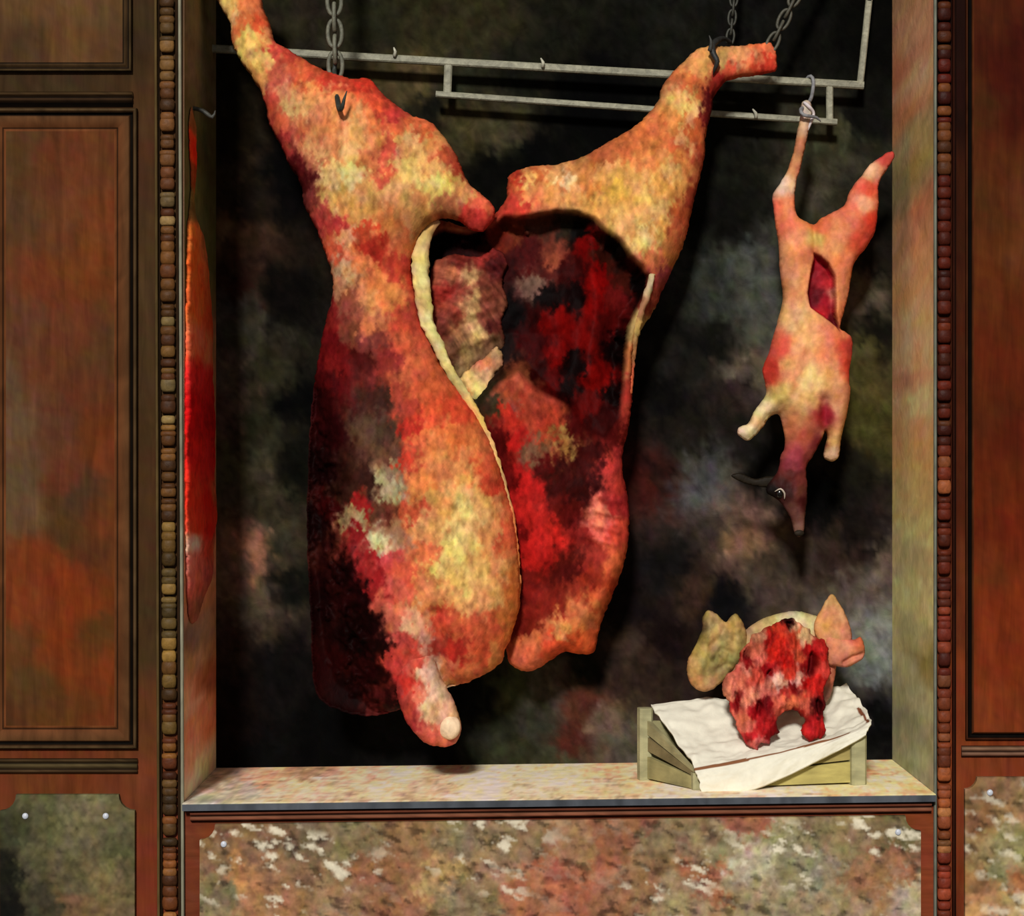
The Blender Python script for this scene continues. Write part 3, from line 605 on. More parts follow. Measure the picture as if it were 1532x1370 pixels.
# ================================================================== RAIL, CHAINS AND HOOKS
iron = flat((138, 136, 116), .45, 9, 5)
dark = flat((74, 76, 70), .5, 6, 6)
YB = .405
def at3(p, y): return np.array(P(p[0], p[1], y))
rail = empty('hanging_rail', P(305, 72, YB), 'pale grey iron hanging rail with a lower bar across the dark recess', 'rail')
def railpart(name, p, q, w, t=.016, n=40, y=YB):
    mb = MB(); bar(mb, at3(p, y), at3(q, y), w * K, t, iron, n)
    return adopt(mb.build(name, M_IRON, smooth=False), rail)
railpart('upper_bar', (304, 72), (1292, 128), 12.5)
railpart('lower_bar', (652, 141), (1252, 183), 10)
railpart('upright', (671, 92), (669, 146), 13, .013, 4)
railpart('upright', (1241, 122), (1241, 182), 11, .013, 4)
railpart('drop_rod', (1286, 132), (1300, 0), 10.5, .013, 12)
railpart('drop_rod', (1300, 2), (1331, -322), 10.5, .013, 12)
for a, b in (((590, 84), (589, 71)), ((812, 100), (809, 87)), ((1131, 176), (1126, 163))):
    adopt(tubeobj('peg', [at3((a[0], a[1]), YB - .012), at3(((a[0] + b[0]) / 2 + 2, b[1] + 6), YB - .016), at3(b, YB - .016)], [.004, .0035, .0015], (170, 168, 150), M_IRON), rail)
def link_mesh(name, c, ax, rl, rw, rt, face, col, parent, thick=1.0):
    """one oval chain link, centre c, long axis ax; face = 0 seen open, 1 seen edge-on"""
    ax = np.array(ax, float); ax /= np.linalg.norm(ax)
    s = np.cross(ax, (0, 1, 0)); s /= np.linalg.norm(s) + 1e-9
    if face: s = np.cross(ax, s)
    pts = []
    for k in range(22):
        a = 2 * PI * k / 22
        pts.append(np.array(c) + ax * rl * math.sin(a) * 1.0 + s * rw * math.copysign(abs(math.cos(a)) ** .8, math.cos(a)))
    return adopt(tubeobj(name, pts, rt, col, M_IRON, .4, 8, closed=True), parent)
def chain(p, q, pitch, rl, rw, rt, col, label, group=None, start=0):
    p = np.array(p); q = np.array(q); L = np.linalg.norm(q - p); n = int(L / pitch)
    t = empty('iron_chain', Vector(p), label, 'chain')
    for i in range(n):
        c = p + (q - p) * (i + .5) / n
        link_mesh('link', c, q - p, rl, rw, rt, (i + start) % 2, col, t)
    return t
YC = .215
chain(at3((502, 110), YC), at3((494, -322), YC), 24 * K, 21.5 * K, 11 * K, 3.4 * K, (104, 104, 88), 'heavy iron chain with oval links holding the left carcass')
YR = .30
def hookobj(label, pts, rad, col, group='butcher hooks'):
    return tag(tubeobj('meat_hook', pts, rad, col, M_IRON, .4, 8, step=.006), label, 'hook', group)
hookobj('iron hook tip piercing the top of the left carcass', [at3((503, 92), YC), at3((500, 104), YC + .006), at3((502, 122), YC - .02), at3((505, 150), YC - .078), at3((508, 164), YC - .104), at3((512, 160), YC - .116), at3((515, 148), YC - .121), at3((519, 136), YC - .122)],
        [.0035, .005, .0055, .0055, .005, .0045, .003, .001], (48, 52, 46))
chain(at3((1092, 62), .355), at3((1128, -322), .355), 15 * K, 12.5 * K, 6 * K, 2.0 * K, (58, 58, 50), 'thin dark chain hanging above the hooked shank of the right carcass')
chain(at3((1152, 72), .30), at3((1345, -322), .30), 20 * K, 17 * K, 8.5 * K, 2.6 * K, (74, 72, 60), 'slanting iron chain running up from the end of the right shank')
hookobj('dark claw-like iron hook gripping the bent shank of the right carcass', [at3((1093, 63), .35), at3((1084, 58), .33), at3((1074, 60), .29), at3((1066, 68), .266), at3((1067, 80), .256), at3((1073, 92), .252), at3((1069, 104), .256), at3((1067, 112), .262)],
        [.004, .005, .0065, .0065, .0065, .0055, .0035, .001], (38, 38, 36))
tag(tubeobj('hook_spike', [at3((1062, 76), .254), at3((1064, 64), .25), at3((1061, 53), .25)], [.005, .0035, .0008], (52, 52, 48), M_IRON, step=.005), 'thin upright spike beside the claw hook on the right shank', 'hook', 'butcher hooks')
# ================================================================== LEFT SIDE OF MEAT
LO = [(322,-70),(318,-30),(327,5),(344,35),(348,65),(362,95),(386,130),(398,160),(403,188),(418,212),(432,245),(449,275),(455,308),(470,335),(485,375),(496,408),(497,440),(490,470),(482,505),(472,560),(465,620),(461,700),(459,780),(461,860),(465,930),(467,1000),(478,1045),(520,1066),(560,1070),(596,1062),(622,1050),(645,1036),(672,1028),(700,1020),(730,1006),(750,990),(757,970),(768,942),(777,910),(779,870),(775,820),(768,770),(757,725),(742,680),(722,635),(700,602),(680,575),(660,545),(645,515),(634,490),(624,450),(617,410),(622,375),(632,352),(645,337),(664,327),(690,333),(708,346),(725,344),(738,328),(738,308),(720,290),(702,275),(692,255),(682,230),(662,202),(642,182),(615,172),(590,156),(570,137),(553,118),(530,119),(505,113),(480,103),(450,86),(430,72),(412,63),(405,40),(395,15),(390,-10),(386,-70)]
LC = [(540,200,(226,160,95)),(480,230,(226,158,94)),(530,240,(228,170,100)),(600,230,(222,152,88)),(622,260,(226,178,100)),(590,300,(222,158,90)),(540,300,(224,164,90)),(650,250,(222,158,84)),(660,215,(214,136,74)),(650,740,(226,158,80)),(690,740,(228,178,96)),(720,762,(226,160,86)),(640,785,(224,148,80)),(720,850,(228,174,96)),(690,862,(228,184,96)),(650,880,(222,142,76)),(700,900,(224,148,80)),(740,800,(224,148,76)),(640,650,(220,108,50)),(670,640,(222,108,50)),(700,680,(222,130,66)),(660,700,(222,130,66)),(560,210,(222,140,76)),(505,160,(222,130,70)),(430,140,(212,130,84)),(575,130,(190,60,34)),(345,10,(225,170,90)),(335,-30,(220,160,90)),(360,40,(225,115,50)),(345,20,(238,192,112)),(385,45,(222,84,36)),(375,72,(230,192,92)),(395,92,(224,178,98)),(380,10,(228,110,60)),(395,60,(230,150,80)),(410,78,(196,62,46)),(440,85,(184,56,40)),(400,152,(196,72,46)),(385,122,(208,140,76)),(420,120,(190,80,60)),
 (460,110,(196,80,42)),(500,122,(186,48,28)),(550,125,(206,48,24)),(530,128,(190,60,30)),(560,152,(220,78,38)),(520,180,(226,132,70)),(470,150,(226,152,82)),(445,165,(222,172,102)),(430,190,(198,84,56)),(420,215,(160,44,40)),(500,230,(226,142,80)),(480,200,(220,128,74)),(560,200,(226,122,58)),(590,180,(196,54,40)),(640,200,(216,92,48)),(630,222,(222,164,94)),(670,230,(188,76,42)),(690,255,(180,64,36)),(600,200,(214,90,46)),
 (448,250,(90,18,20)),(456,272,(72,14,16)),(465,300,(118,44,38)),(478,240,(186,104,66)),(490,262,(228,184,112)),(525,272,(234,206,132)),(560,250,(222,122,70)),(580,232,(196,72,52)),(574,270,(198,76,52)),(600,260,(226,180,98)),(640,282,(228,200,110)),(655,292,(232,206,88)),(620,310,(216,152,80)),(690,290,(216,152,80)),(720,310,(226,98,66)),(700,325,(216,62,46)),(722,336,(208,54,42)),(670,315,(205,120,70)),
 (482,320,(172,62,54)),(500,300,(222,172,90)),(520,310,(222,152,72)),(500,342,(184,54,46)),(540,330,(216,150,80)),(545,352,(202,64,28)),(560,382,(172,38,18)),(520,362,(228,154,112)),(500,380,(208,84,50)),(540,402,(216,110,58)),(580,350,(212,124,62)),(600,370,(200,104,52)),(605,400,(186,54,36)),(570,420,(216,122,60)),(510,410,(204,154,112)),(505,430,(190,118,82)),(616,340,(205,140,80)),
 (520,450,(132,66,44)),(560,450,(216,132,76)),(590,450,(216,120,58)),(612,480,(188,64,44)),(490,470,(116,22,20)),(485,500,(108,10,13)),(500,520,(96,7,10)),(530,500,(112,50,34)),(560,490,(190,98,62)),(600,510,(202,82,46)),(580,540,(130,38,30)),(540,540,(70,12,10)),(500,570,(70,5,7)),(480,600,(44,4,5)),(510,550,(104,10,10)),(555,520,(120,50,40)),
 (620,560,(202,92,50)),(640,580,(202,84,40)),(600,600,(164,54,36)),(570,600,(58,28,20)),(560,640,(82,54,40)),(590,650,(72,46,36)),(650,620,(216,80,34)),(680,620,(206,62,28)),(622,640,(186,36,22)),(660,660,(222,122,60)),(690,660,(216,104,48)),(612,690,(206,56,32)),(597,702,(140,118,88)),(590,722,(176,164,118)),(600,680,(96,62,46)),(560,720,(48,20,15)),(530,740,(50,24,15)),(536,772,(156,138,88)),(547,760,(150,16,18)),(570,760,(92,52,34)),(515,720,(40,16,10)),(585,760,(110,50,38)),
 (640,720,(226,126,60)),(680,700,(222,142,70)),(700,720,(226,154,76)),(722,700,(216,88,44)),(700,760,(232,194,112)),(660,770,(226,152,80)),(740,730,(210,70,34)),(622,760,(206,76,42)),(680,820,(232,200,102)),(660,850,(230,188,96)),(640,820,(222,110,58)),(700,800,(230,192,112)),(730,800,(220,140,74)),(756,800,(216,88,44)),(740,850,(222,150,80)),(600,800,(170,120,84)),(568,815,(206,190,142)),(580,842,(190,64,56)),(560,830,(150,20,24)),(540,800,(128,14,16)),(610,860,(206,76,52)),
 (563,870,(140,16,18)),(580,890,(198,76,56)),(600,880,(206,86,62)),(640,880,(222,130,70)),(690,880,(226,162,86)),(730,890,(222,154,84)),(766,880,(206,108,44)),(660,920,(206,70,42)),(700,930,(210,90,48)),(740,940,(210,88,44)),(762,930,(216,120,50)),(680,960,(186,40,26)),(720,970,(216,82,44)),(672,1000,(222,132,82)),(700,1000,(216,110,60)),(740,985,(210,118,60)),(655,960,(160,50,36)),
 (600,910,(206,108,72)),(622,920,(222,164,112)),(636,950,(206,142,112)),(610,950,(190,62,48)),(600,980,(196,56,44)),(628,990,(200,70,54)),(646,1000,(228,186,154)),(652,1030,(228,188,154)),(610,1020,(186,38,30)),(630,1040,(216,108,82)),(598,1045,(160,50,44)),(655,1060,(226,172,132)),(672,1088,(240,212,178)),(640,1092,(204,94,70)),(620,1080,(170,50,46)),
 (480, 700, (19, 2, 2)),(500, 650, (36, 3, 4)),(470,900,(20,2,2)),(520, 850, (23, 2, 2)),(480, 1000, (32, 2, 2)),(530, 950, (16, 1, 1)),(560, 1000, (29, 2, 2)),(520, 1045, (21, 2, 2)),(590, 1045, (26, 2, 2)),(540,890,(24,2,3)),(500, 760, (50, 4, 4)),(550,930,(20,2,2)),(475, 780, (18, 2, 2)),(575,960,(24,3,3))]  # near-black points paint the shade down the left side
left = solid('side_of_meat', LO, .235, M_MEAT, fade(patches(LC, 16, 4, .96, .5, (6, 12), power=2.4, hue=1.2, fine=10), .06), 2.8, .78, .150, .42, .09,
   feats=[([(520,180),(560,260),(600,300)], .022, 60), ([(650,700),(690,820),(690,900)], .03, 70), ([(656,915),(660,985),(676,1025)], -.030, 14),
          ([(560,520),(600,620),(625,720)], .018, 40), ([(575,240),(560,330),(580,400)], -.010, 14), ([(580,560),(590,700),(560,830)], -.014, 22), ([(700,300),(725,325)], .01, 20), ([(500,130),(530,165)], .01, 30), ([(400,80),(440,180),(470,300)], -.008, 16)],
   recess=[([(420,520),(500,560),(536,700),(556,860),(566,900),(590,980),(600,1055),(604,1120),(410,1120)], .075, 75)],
   rough=4, bumps=.004, bscale=(17, 30), label='left side of meat seen from outside with a foreleg hanging down', cat='meat', group='sides of meat hanging from chains')
fat = patches([(650,330,(180,140,90)),(640,360,(214,186,120)),(625,400,(222,204,140)),(630,470,(226,212,150)),(650,520,(210,190,130)),(680,570,(190,170,110)),(700,610,(214,176,104)),(735,670,(220,180,110)),(755,720,(206,170,110)),(775,800,(206,120,66)),(640,440,(196,170,110))], 6, 8, 1.0, .35, (6, 10))
adopt(tubeobj('fat_rim', [np.array(P(x + 4 * (vn(y / 17., 3.) - .5), y, .228 - d)) for x, y, d in [(657,331,.0),(641,345,.006),(632,375,.010),(630,410,.012),(634,450,.013),(641,485,.012),(655,520,.010),(674,556,.008),(695,592,.006),(718,632,.006),(738,675,.006),(753,722,.005),(765,772,.004),(772,820,.003),(777,870,.002),(774,912,.0)]],
   [.005,.013,.017,.018,.0172,.0145,.0122,.0105,.0095,.0088,.0082,.0074,.0064,.0054,.0046,.002], fat, M_MEAT, step=.006, seg=14, flat_=.8, ragged=.008), left)
left.children[0]['label'] = 'cream coloured rim of cut fat'
FLO = [(570,838),(592,822),(620,826),(640,850),(648,885),(650,930),(651,975),(657,1005),(670,1030),(682,1055),(690,1085),(684,1108),(665,1116),(640,1112),(625,1100),(608,1078),(597,1050),(590,1010),(592,970),(589,930),(578,890)]
FLC = [p for p in LC if p[1] > 790 and p[0] < 660 and max(p[2]) > 120] + [(600,850,(204,90,54)),(620,870,(216,120,70)),(612,905,(208,112,74)),(630,935,(222,166,120)),(640,1000,(226,180,146)),(652,1045,(228,186,150)),(600,1010,(176,50,40)),(615,1050,(190,64,50)),(645,965,(206,150,120)),(648,900,(200,100,60))]
leg = solid('foreleg', FLO, .185, M_MEAT, fade(patches(FLC, 12, 4, .96, .5, (6, 14), power=2.4, hue=1.0, fine=8), .05), 2.4, 1.0, .06, .6, .04,
   feats=[([(625,900),(632,960),(650,1030)], .006, 16), ([(600,1040),(640,1060)], .005, 14)], rough=3, bumps=.003, bscale=(10, 18), tilt=lambda x, y: np.clip((960 - y) / 130, -.2, 1.1) * .040)
adopt(leg, left); leg['label'] = 'foreleg hanging in front of the chest'
k = ellipsoid('shank_bone', P(673, 1088, .160), (17 * K, .024, 19 * K), (238, 208, 172), M_MEAT, .25, 20, 14, .05); adopt(k, leg); k['label'] = 'pale rounded end of the foreleg bone'
# ================================================================== RIGHT SIDE OF MEAT (seen from inside)
RO = [(1158,70),(1162,88),(1161,105),(1140,112),(1105,117),(1083,125),(1069,145),(1064,170),(1056,200),(1054,235),(1045,272),(1036,310),(1030,340),(1020,372),(1006,402),(992,432),(980,462),(962,490),(950,516),(945,548),(945,600),(940,640),(932,675),(931,702),(938,740),(941,780),(938,820),(930,855),(918,885),(906,915),(896,945),(889,975),(868,978),(845,975),(825,986),(805,999),(788,1004),(770,999),(760,985),(757,950),(762,905),(762,850),(752,780),(740,720),(722,665),(695,615),(665,570),(645,530),(630,490),(616,440),(614,390),(628,352),(655,330),(690,338),(722,338),(742,318),(757,298),(762,262),(790,250),(830,246),(870,235),(905,215),(940,195),(965,175),(985,150),(990,130),(1005,110),(1025,90),(1040,75),(1062,69),(1100,69),(1145,64)]
RC = [(1000,260,(222,164,90)),(940,270,(220,158,84)),(980,322,(230,180,96)),(860,300,(214,148,80)),(1020,210,(222,160,95)),(1030,180,(226,170,100)),(910,270,(216,152,84)),(965,290,(226,170,88)),(830,270,(216,150,84)),(1150,85,(226,108,62)),(1150,100,(206,58,30)),(1110,85,(226,142,86)),(1100,102,(214,86,48)),(1080,80,(186,136,70)),(1050,85,(220,150,80)),(1040,110,(216,142,76)),(1076,122,(150,36,26)),(1060,160,(84,12,18)),(1052,185,(120,30,28)),(1030,130,(206,102,54)),(1020,170,(232,194,112)),(1005,190,(212,122,60)),(1040,200,(206,98,48)),(1000,220,(206,96,48)),(970,210,(202,106,52)),(940,230,(196,102,48)),(960,250,(212,128,64)),(1010,250,(212,122,60)),(1040,240,(176,74,38)),
 (900,240,(176,94,42)),(870,262,(190,116,58)),(840,282,(226,184,122)),(810,270,(190,94,46)),(790,270,(226,172,90)),(774,270,(186,54,34)),(780,300,(216,128,68)),(770,310,(198,54,38)),(830,300,(210,128,68)),(880,290,(206,120,54)),(920,290,(226,168,70)),(900,310,(216,152,74)),(950,310,(222,164,80)),(980,280,(226,152,70)),(1010,290,(216,142,70)),(960,360,(236,204,122)),(980,350,(222,164,80)),(940,350,(222,164,90)),(1000,370,(206,120,54)),(1012,330,(186,84,42)),(1030,300,(152,58,32)),(980,400,(206,108,68)),(990,415,(160,64,60)),
 (968,450,(150,60,40)),(957,490,(206,164,94)),(949,540,(202,116,64)),(945,600,(170,50,34)),(935,680,(190,54,46)),
 (770,585,(176,76,46)),(760,600,(150,70,50)),(790,602,(166,56,36)),(820,640,(192,60,34)),(760,625,(184,40,22)),(846,657,(172,124,62)),(800,670,(126,86,58)),(770,660,(190,20,14)),(740,610,(56,44,28)),(748,665,(80,8,7)),(790,720,(188,18,13)),(758,720,(96,8,7)),(820,690,(82,10,9)),(860,640,(72,7,7)),(880,680,(54,5,5)),(830,700,(54,13,10)),(870,730,(44,7,7)),(910,650,(104,18,16)),(922,700,(204,56,46)),(905,770,(226,120,92)),(900,795,(222,100,74)),(920,760,(180,38,33)),(850,760,(88,13,9)),(820,800,(206,24,14)),(800,830,(182,18,11)),(870,800,(126,22,16)),(930,800,(202,66,42)),(800,880,(112,17,11)),(850,850,(80,14,9)),(880,870,(146,36,18)),(922,850,(208,92,46)),(900,890,(202,84,40)),(870,920,(206,108,58)),(845,940,(214,136,74)),(830,900,(124,26,14)),(790,930,(112,21,11)),(800,960,(200,98,58)),(780,990,(202,98,62)),(830,970,(202,68,34)),(880,960,(206,84,34)),(910,880,(176,56,24)),(860,962,(212,76,30)),(770,800,(110,10,8)),(775,870,(90,12,8)),(790,770,(190,24,16)),(840,720,(60,10,8)),(885,830,(150,40,26))]
RCAV = [(640,350),(660,340),(700,345),(735,335),(752,320),(775,325),(800,322),(830,316),(862,318),(890,328),(905,345),(930,362),(945,385),(962,400),(974,416),(970,440),(955,470),(945,492),(940,530),(936,580),(930,630),(905,665),(870,650),(840,610),(800,590),(775,565),(750,580),(715,620),(690,595),(660,555),(640,520),(626,480),(620,430),(626,380)]
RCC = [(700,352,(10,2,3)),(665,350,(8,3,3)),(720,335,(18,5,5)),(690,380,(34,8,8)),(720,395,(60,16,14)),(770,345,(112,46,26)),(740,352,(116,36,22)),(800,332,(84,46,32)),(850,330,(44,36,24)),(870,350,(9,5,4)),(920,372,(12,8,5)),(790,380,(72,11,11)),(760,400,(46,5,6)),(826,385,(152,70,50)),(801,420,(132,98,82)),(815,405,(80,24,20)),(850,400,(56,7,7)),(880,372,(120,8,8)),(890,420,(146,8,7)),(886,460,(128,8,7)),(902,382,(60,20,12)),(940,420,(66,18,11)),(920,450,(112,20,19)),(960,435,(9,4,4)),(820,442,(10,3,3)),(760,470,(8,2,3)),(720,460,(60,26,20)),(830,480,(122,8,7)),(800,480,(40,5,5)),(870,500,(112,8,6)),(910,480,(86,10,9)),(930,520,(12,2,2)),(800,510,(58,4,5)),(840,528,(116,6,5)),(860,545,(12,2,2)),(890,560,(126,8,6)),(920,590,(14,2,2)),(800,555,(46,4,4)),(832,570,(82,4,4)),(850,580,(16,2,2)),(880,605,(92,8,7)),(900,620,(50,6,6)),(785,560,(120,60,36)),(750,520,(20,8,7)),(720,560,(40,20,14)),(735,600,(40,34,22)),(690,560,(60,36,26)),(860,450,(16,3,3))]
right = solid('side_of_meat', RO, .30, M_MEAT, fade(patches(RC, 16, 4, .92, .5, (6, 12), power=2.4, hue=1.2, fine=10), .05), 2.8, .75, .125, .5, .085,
   feats=[([(940,240),(980,300),(965,360)], .02, 50), ([(1030,130),(1000,230)], .012, 30), ([(885,360),(890,470),(880,560)], .030, 18), ([(830,480),(840,530)], .022, 24), ([(905,640),(915,700)], .012, 16), ([(890,762),(925,772)], .008, 5), ([(885,782),(922,792)], .008, 5), ([(880,802),(920,812)], .008, 5), ([(895,742),(928,750)], .006, 5),
          ([(770,570),(810,615),(850,660)], .016, 13), ([(930,800),(900,890),(830,960),(785,990)], .02, 18), ([(790,620),(790,720),(805,820)], .016, 24), ([(860,660),(870,800),(850,880)], -.014, 30), ([(960,430),(945,520),(942,640)], .014, 9)],
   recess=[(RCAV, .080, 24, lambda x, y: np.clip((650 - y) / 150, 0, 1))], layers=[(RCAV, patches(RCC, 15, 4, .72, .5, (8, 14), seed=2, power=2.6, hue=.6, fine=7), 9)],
   rough=4, bumps=.004, bscale=(16, 26), label='right side of meat turned to show its dark red inner cavity', cat='meat', group='sides of meat hanging from chains')
FO = [(648,395),(680,380),(715,384),(742,372),(758,392),(752,420),(760,455),(750,480),(756,512),(738,538),(708,558),(688,574),(664,562),(648,525),(636,480),(640,435)]
FC = [(690,392,(70,20,16)),(720,385,(90,24,20)),(735,400,(40,8,8)),(680,410,(110,60,40)),(700,415,(130,100,66)),(720,425,(60,24,18)),(670,440,(96,26,20)),(690,440,(80,30,22)),(705,450,(120,90,58)),(725,450,(70,30,22)),(680,470,(90,34,26)),(700,475,(126,98,62)),(720,475,(86,40,30)),(660,490,(70,30,22)),(690,500,(96,66,44)),(715,500,(130,106,66)),(735,490,(50,14,12)),(675,520,(70,44,30)),(700,530,(96,76,46)),(730,520,(60,40,26)),(690,555,(80,64,40)),(670,545,(40,20,14))]
def swirl(base):
    def f(x, y):
        c = base(x, y); r = np.hypot((x - 640) * 1.1, (y - 545)); a = fbm(r / 5.0, (x + y) / 60, 3)
        return np.clip(c * (.35 + 1.35 * a)[:, None], .0004, .9)
    return f
m = solid('flank_membrane', FO, .278, M_MEAT, swirl(patches(FC, 10, 5, 2.4, .4, (6, 12), hue=.7, fine=5)), 2.6, .5, .03, .4, .02,
   feats=[([(650 + 0, 520 - i * 26), (690, 490 - i * 30), (742, 470 - i * 32)], .008 * (1 if i % 2 else -1), 7) for i in range(-1, 4)], rough=5, bumps=.005, bscale=(9, 9)); adopt(m, right); m['label'] = 'brown wrinkled membrane'
m = solid('kidney_fat', [(676,574),(694,560),(706,546),(722,536),(740,520),(753,528),(750,550),(740,562),(740,584),(728,600),(718,608),(702,602),(690,592)], .26, M_MEAT,
   patches([(700,590,(214,150,90)),(715,580,(220,196,130)),(730,560,(190,150,110)),(728,545,(204,120,80)),(740,530,(170,130,90)),(715,600,(196,180,120)),(705,570,(206,170,110))], 6, 6, 1.0,   .4, (5, 7), fine=5), 2.5, .5, .016, .5, .012, rough=8, bumps=.006, bscale=(8, 10)); adopt(m, right); m['label'] = 'pale lump of fat'
V3 = []
for x, y in [(973,414),(966,442),(956,472),(948,505),(944,545),(942,590)]:
    org = P(x, y, .30); hit = right.ray_cast(Vector((org.x, -.5, org.z)), Vector((0, 1, 0)))
    V3.append(np.array(hit[1] if hit[0] else P(x, y, .296)))
k = tubeobj('fat_rim', V3, [.006, .008, .0065, .008, .006, .003], patches([(973,414,(186,170,130)),(964,445,(150,100,70)),(956,475,(206,166,96)),(947,510,(190,130,80)),(944,560,(186,90,56))], 5, 6, .95, .4, (5, 7)), M_MEAT, step=.006, seg=10, ragged=.008)
adopt(k, right); k['label'] = 'thin pale edge of fat'
# ---- flank laid on the left reveal, added as the carcass reflection
def mapl(x, y, h):   # x: 0..100 across the recess depth, y: picture row
    return np.stack([float(PX(OPL)) + .002 + h, -.006 + x / 100 * .425, PZ(y)], 1)
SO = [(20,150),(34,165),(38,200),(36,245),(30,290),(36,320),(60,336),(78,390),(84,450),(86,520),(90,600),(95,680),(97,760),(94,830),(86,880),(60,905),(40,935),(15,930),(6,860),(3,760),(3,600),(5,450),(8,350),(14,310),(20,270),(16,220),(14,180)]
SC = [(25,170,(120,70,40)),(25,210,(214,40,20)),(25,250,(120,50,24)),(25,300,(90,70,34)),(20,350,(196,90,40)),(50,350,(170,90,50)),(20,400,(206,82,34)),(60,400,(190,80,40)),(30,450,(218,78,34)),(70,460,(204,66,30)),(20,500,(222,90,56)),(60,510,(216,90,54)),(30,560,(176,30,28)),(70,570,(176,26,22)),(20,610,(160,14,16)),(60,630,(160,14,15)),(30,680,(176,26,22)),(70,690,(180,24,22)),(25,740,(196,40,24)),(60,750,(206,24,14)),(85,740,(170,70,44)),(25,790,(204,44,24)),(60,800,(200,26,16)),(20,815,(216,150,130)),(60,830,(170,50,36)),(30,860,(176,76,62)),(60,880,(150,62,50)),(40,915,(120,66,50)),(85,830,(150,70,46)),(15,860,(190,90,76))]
refl_strip = solid('reflected_meat_strip', SO, .2, M_MEAT, patches(SC, 9, 6, 2.0, .4, (10, 18)), 3.0,   .35, .013, .3, .004, rough=4, bumps=.002, bscale=(16, 20), mapper=mapl, facing=(1, 0, 0),
   label='long red strip added for the carcass reflection on the left reveal', cat='meat')
tag(tubeobj('meat_hook', [np.array(P(0, 150, 0)) * 0 + np.array(v) for v in [(float(PX(OPL)) - .002, .125, float(PZ(146))), (float(PX(OPL)) + .018, .125, float(PZ(150))), (float(PX(OPL)) + .038, .125, float(PZ(160))), (float(PX(OPL)) + .044, .125, float(PZ(150)))]], [.004, .0045, .004, .001], (60, 60, 54), M_IRON, step=.005), 'small added wall hook holding the red reflection strip', 'hook', 'butcher hooks')  # hook added only for the reflected strip
# ================================================================== SKINNED ANIMAL ON THE RIGHT
GO = [(1200,153),(1211,151),(1215,166),(1211,190),(1206,215),(1199,245),(1191,275),(1189,300),(1193,323),(1206,331),(1218,336),(1228,327),(1245,318),(1262,308),(1270,290),(1278,276),(1290,262),(1300,248),(1318,234),(1334,226),(1338,234),(1328,252),(1318,266),(1314,280),(1314,310),(1309,345),(1296,370),(1283,386),(1275,402),(1271,430),(1263,465),(1257,490),(1266,497),(1274,506),(1275,530),(1270,560),(1272,585),(1268,615),(1262,640),(1257,665),(1255,682),(1246,690),(1233,685),(1233,673),(1237,655),(1234,645),(1228,660),(1216,682),(1208,694),(1206,708),(1208,728),(1207,752),(1204,775),(1203,793),(1196,803),(1188,797),(1184,780),(1174,760),(1160,745),(1148,738),(1147,728),(1156,715),(1163,705),(1167,692),(1167,684),(1174,668),(1173,648),(1166,622),(1154,622),(1140,640),(1130,651),(1118,659),(1105,651),(1105,640),(1120,632),(1130,612),(1145,592),(1145,575),(1141,552),(1149,530),(1159,495),(1166,470),(1171,445),(1166,400),(1165,365),(1159,330),(1157,308),(1156,292),(1166,275),(1177,257),(1186,230),(1193,195),(1197,172)]
GC = [(1203,165,(190,170,150)),(1200,190,(196,150,120)),(1195,220,(190,116,76)),(1190,240,(196,126,84)),(1170,282,(224,190,152)),(1176,310,(222,132,96)),(1164,312,(218,106,76)),(1185,360,(226,146,100)),(1170,340,(214,112,72)),(1180,420,(226,152,106)),(1185,480,(222,164,112)),(1165,520,(204,84,62)),(1150,552,(184,50,40)),(1175,550,(222,152,100)),(1200,520,(226,162,110)),(1230,530,(216,130,88)),(1265,520,(186,60,48)),(1270,552,(190,60,48)),(1240,560,(216,152,100)),(1210,570,(232,194,126)),(1205,600,(216,166,104)),(1185,640,(190,114,76)),(1200,650,(164,72,54)),(1190,682,(156,60,68)),(1205,690,(130,50,50)),
 (1230,620,(140,24,36)),(1222,660,(122,42,44)),(1250,610,(202,144,98)),(1245,650,(216,164,104)),(1242,685,(232,196,146)),(1255,595,(190,120,84)),(1140,612,(226,210,146)),(1117,648,(236,216,172)),(1130,632,(222,180,130)),(1165,590,(206,166,104)),(1332,232,(186,64,54)),(1300,258,(222,166,126)),(1296,285,(206,70,50)),(1290,308,(226,154,114)),(1305,330,(200,56,38)),(1270,320,(214,110,80)),(1250,350,(216,132,86)),(1285,365,(204,80,54)),(1240,372,(216,142,96)),(1262,402,(216,120,80)),(1228,342,(210,104,66)),(1217,360,(206,160,84)),(1260,440,(216,130,90)),(1265,495,(216,124,84)),(1208,385,(190,110,76)),(1195,400,(222,140,96)),
 (1185,708,(76,26,24)),(1170,722,(52,18,16)),(1178,738,(48,20,18)),(1195,740,(90,42,38)),(1190,770,(104,64,54)),(1203,752,(54,10,11)),(1196,790,(112,82,68)),(1188,765,(86,50,44)),(1155,733,(16,10,9)),(1197,715,(96,40,36)),(1186,697,(130,50,58))]
GCAV = [(1214,378),(1226,384),(1238,395),(1248,415),(1250,445),(1250,470),(1257,492),(1258,503),(1246,490),(1225,475),(1208,462),(1203,440),(1208,410)]
GCC = [(1222,395,(150,24,34)),(1240,425,(170,34,44)),(1222,440,(84,7,16)),(1230,468,(160,22,28)),(1246,482,(80,7,16)),(1245,440,(190,110,100)),(1212,445,(90,8,18)),(1235,450,(150,20,34)),(1238,410,(130,14,26))]
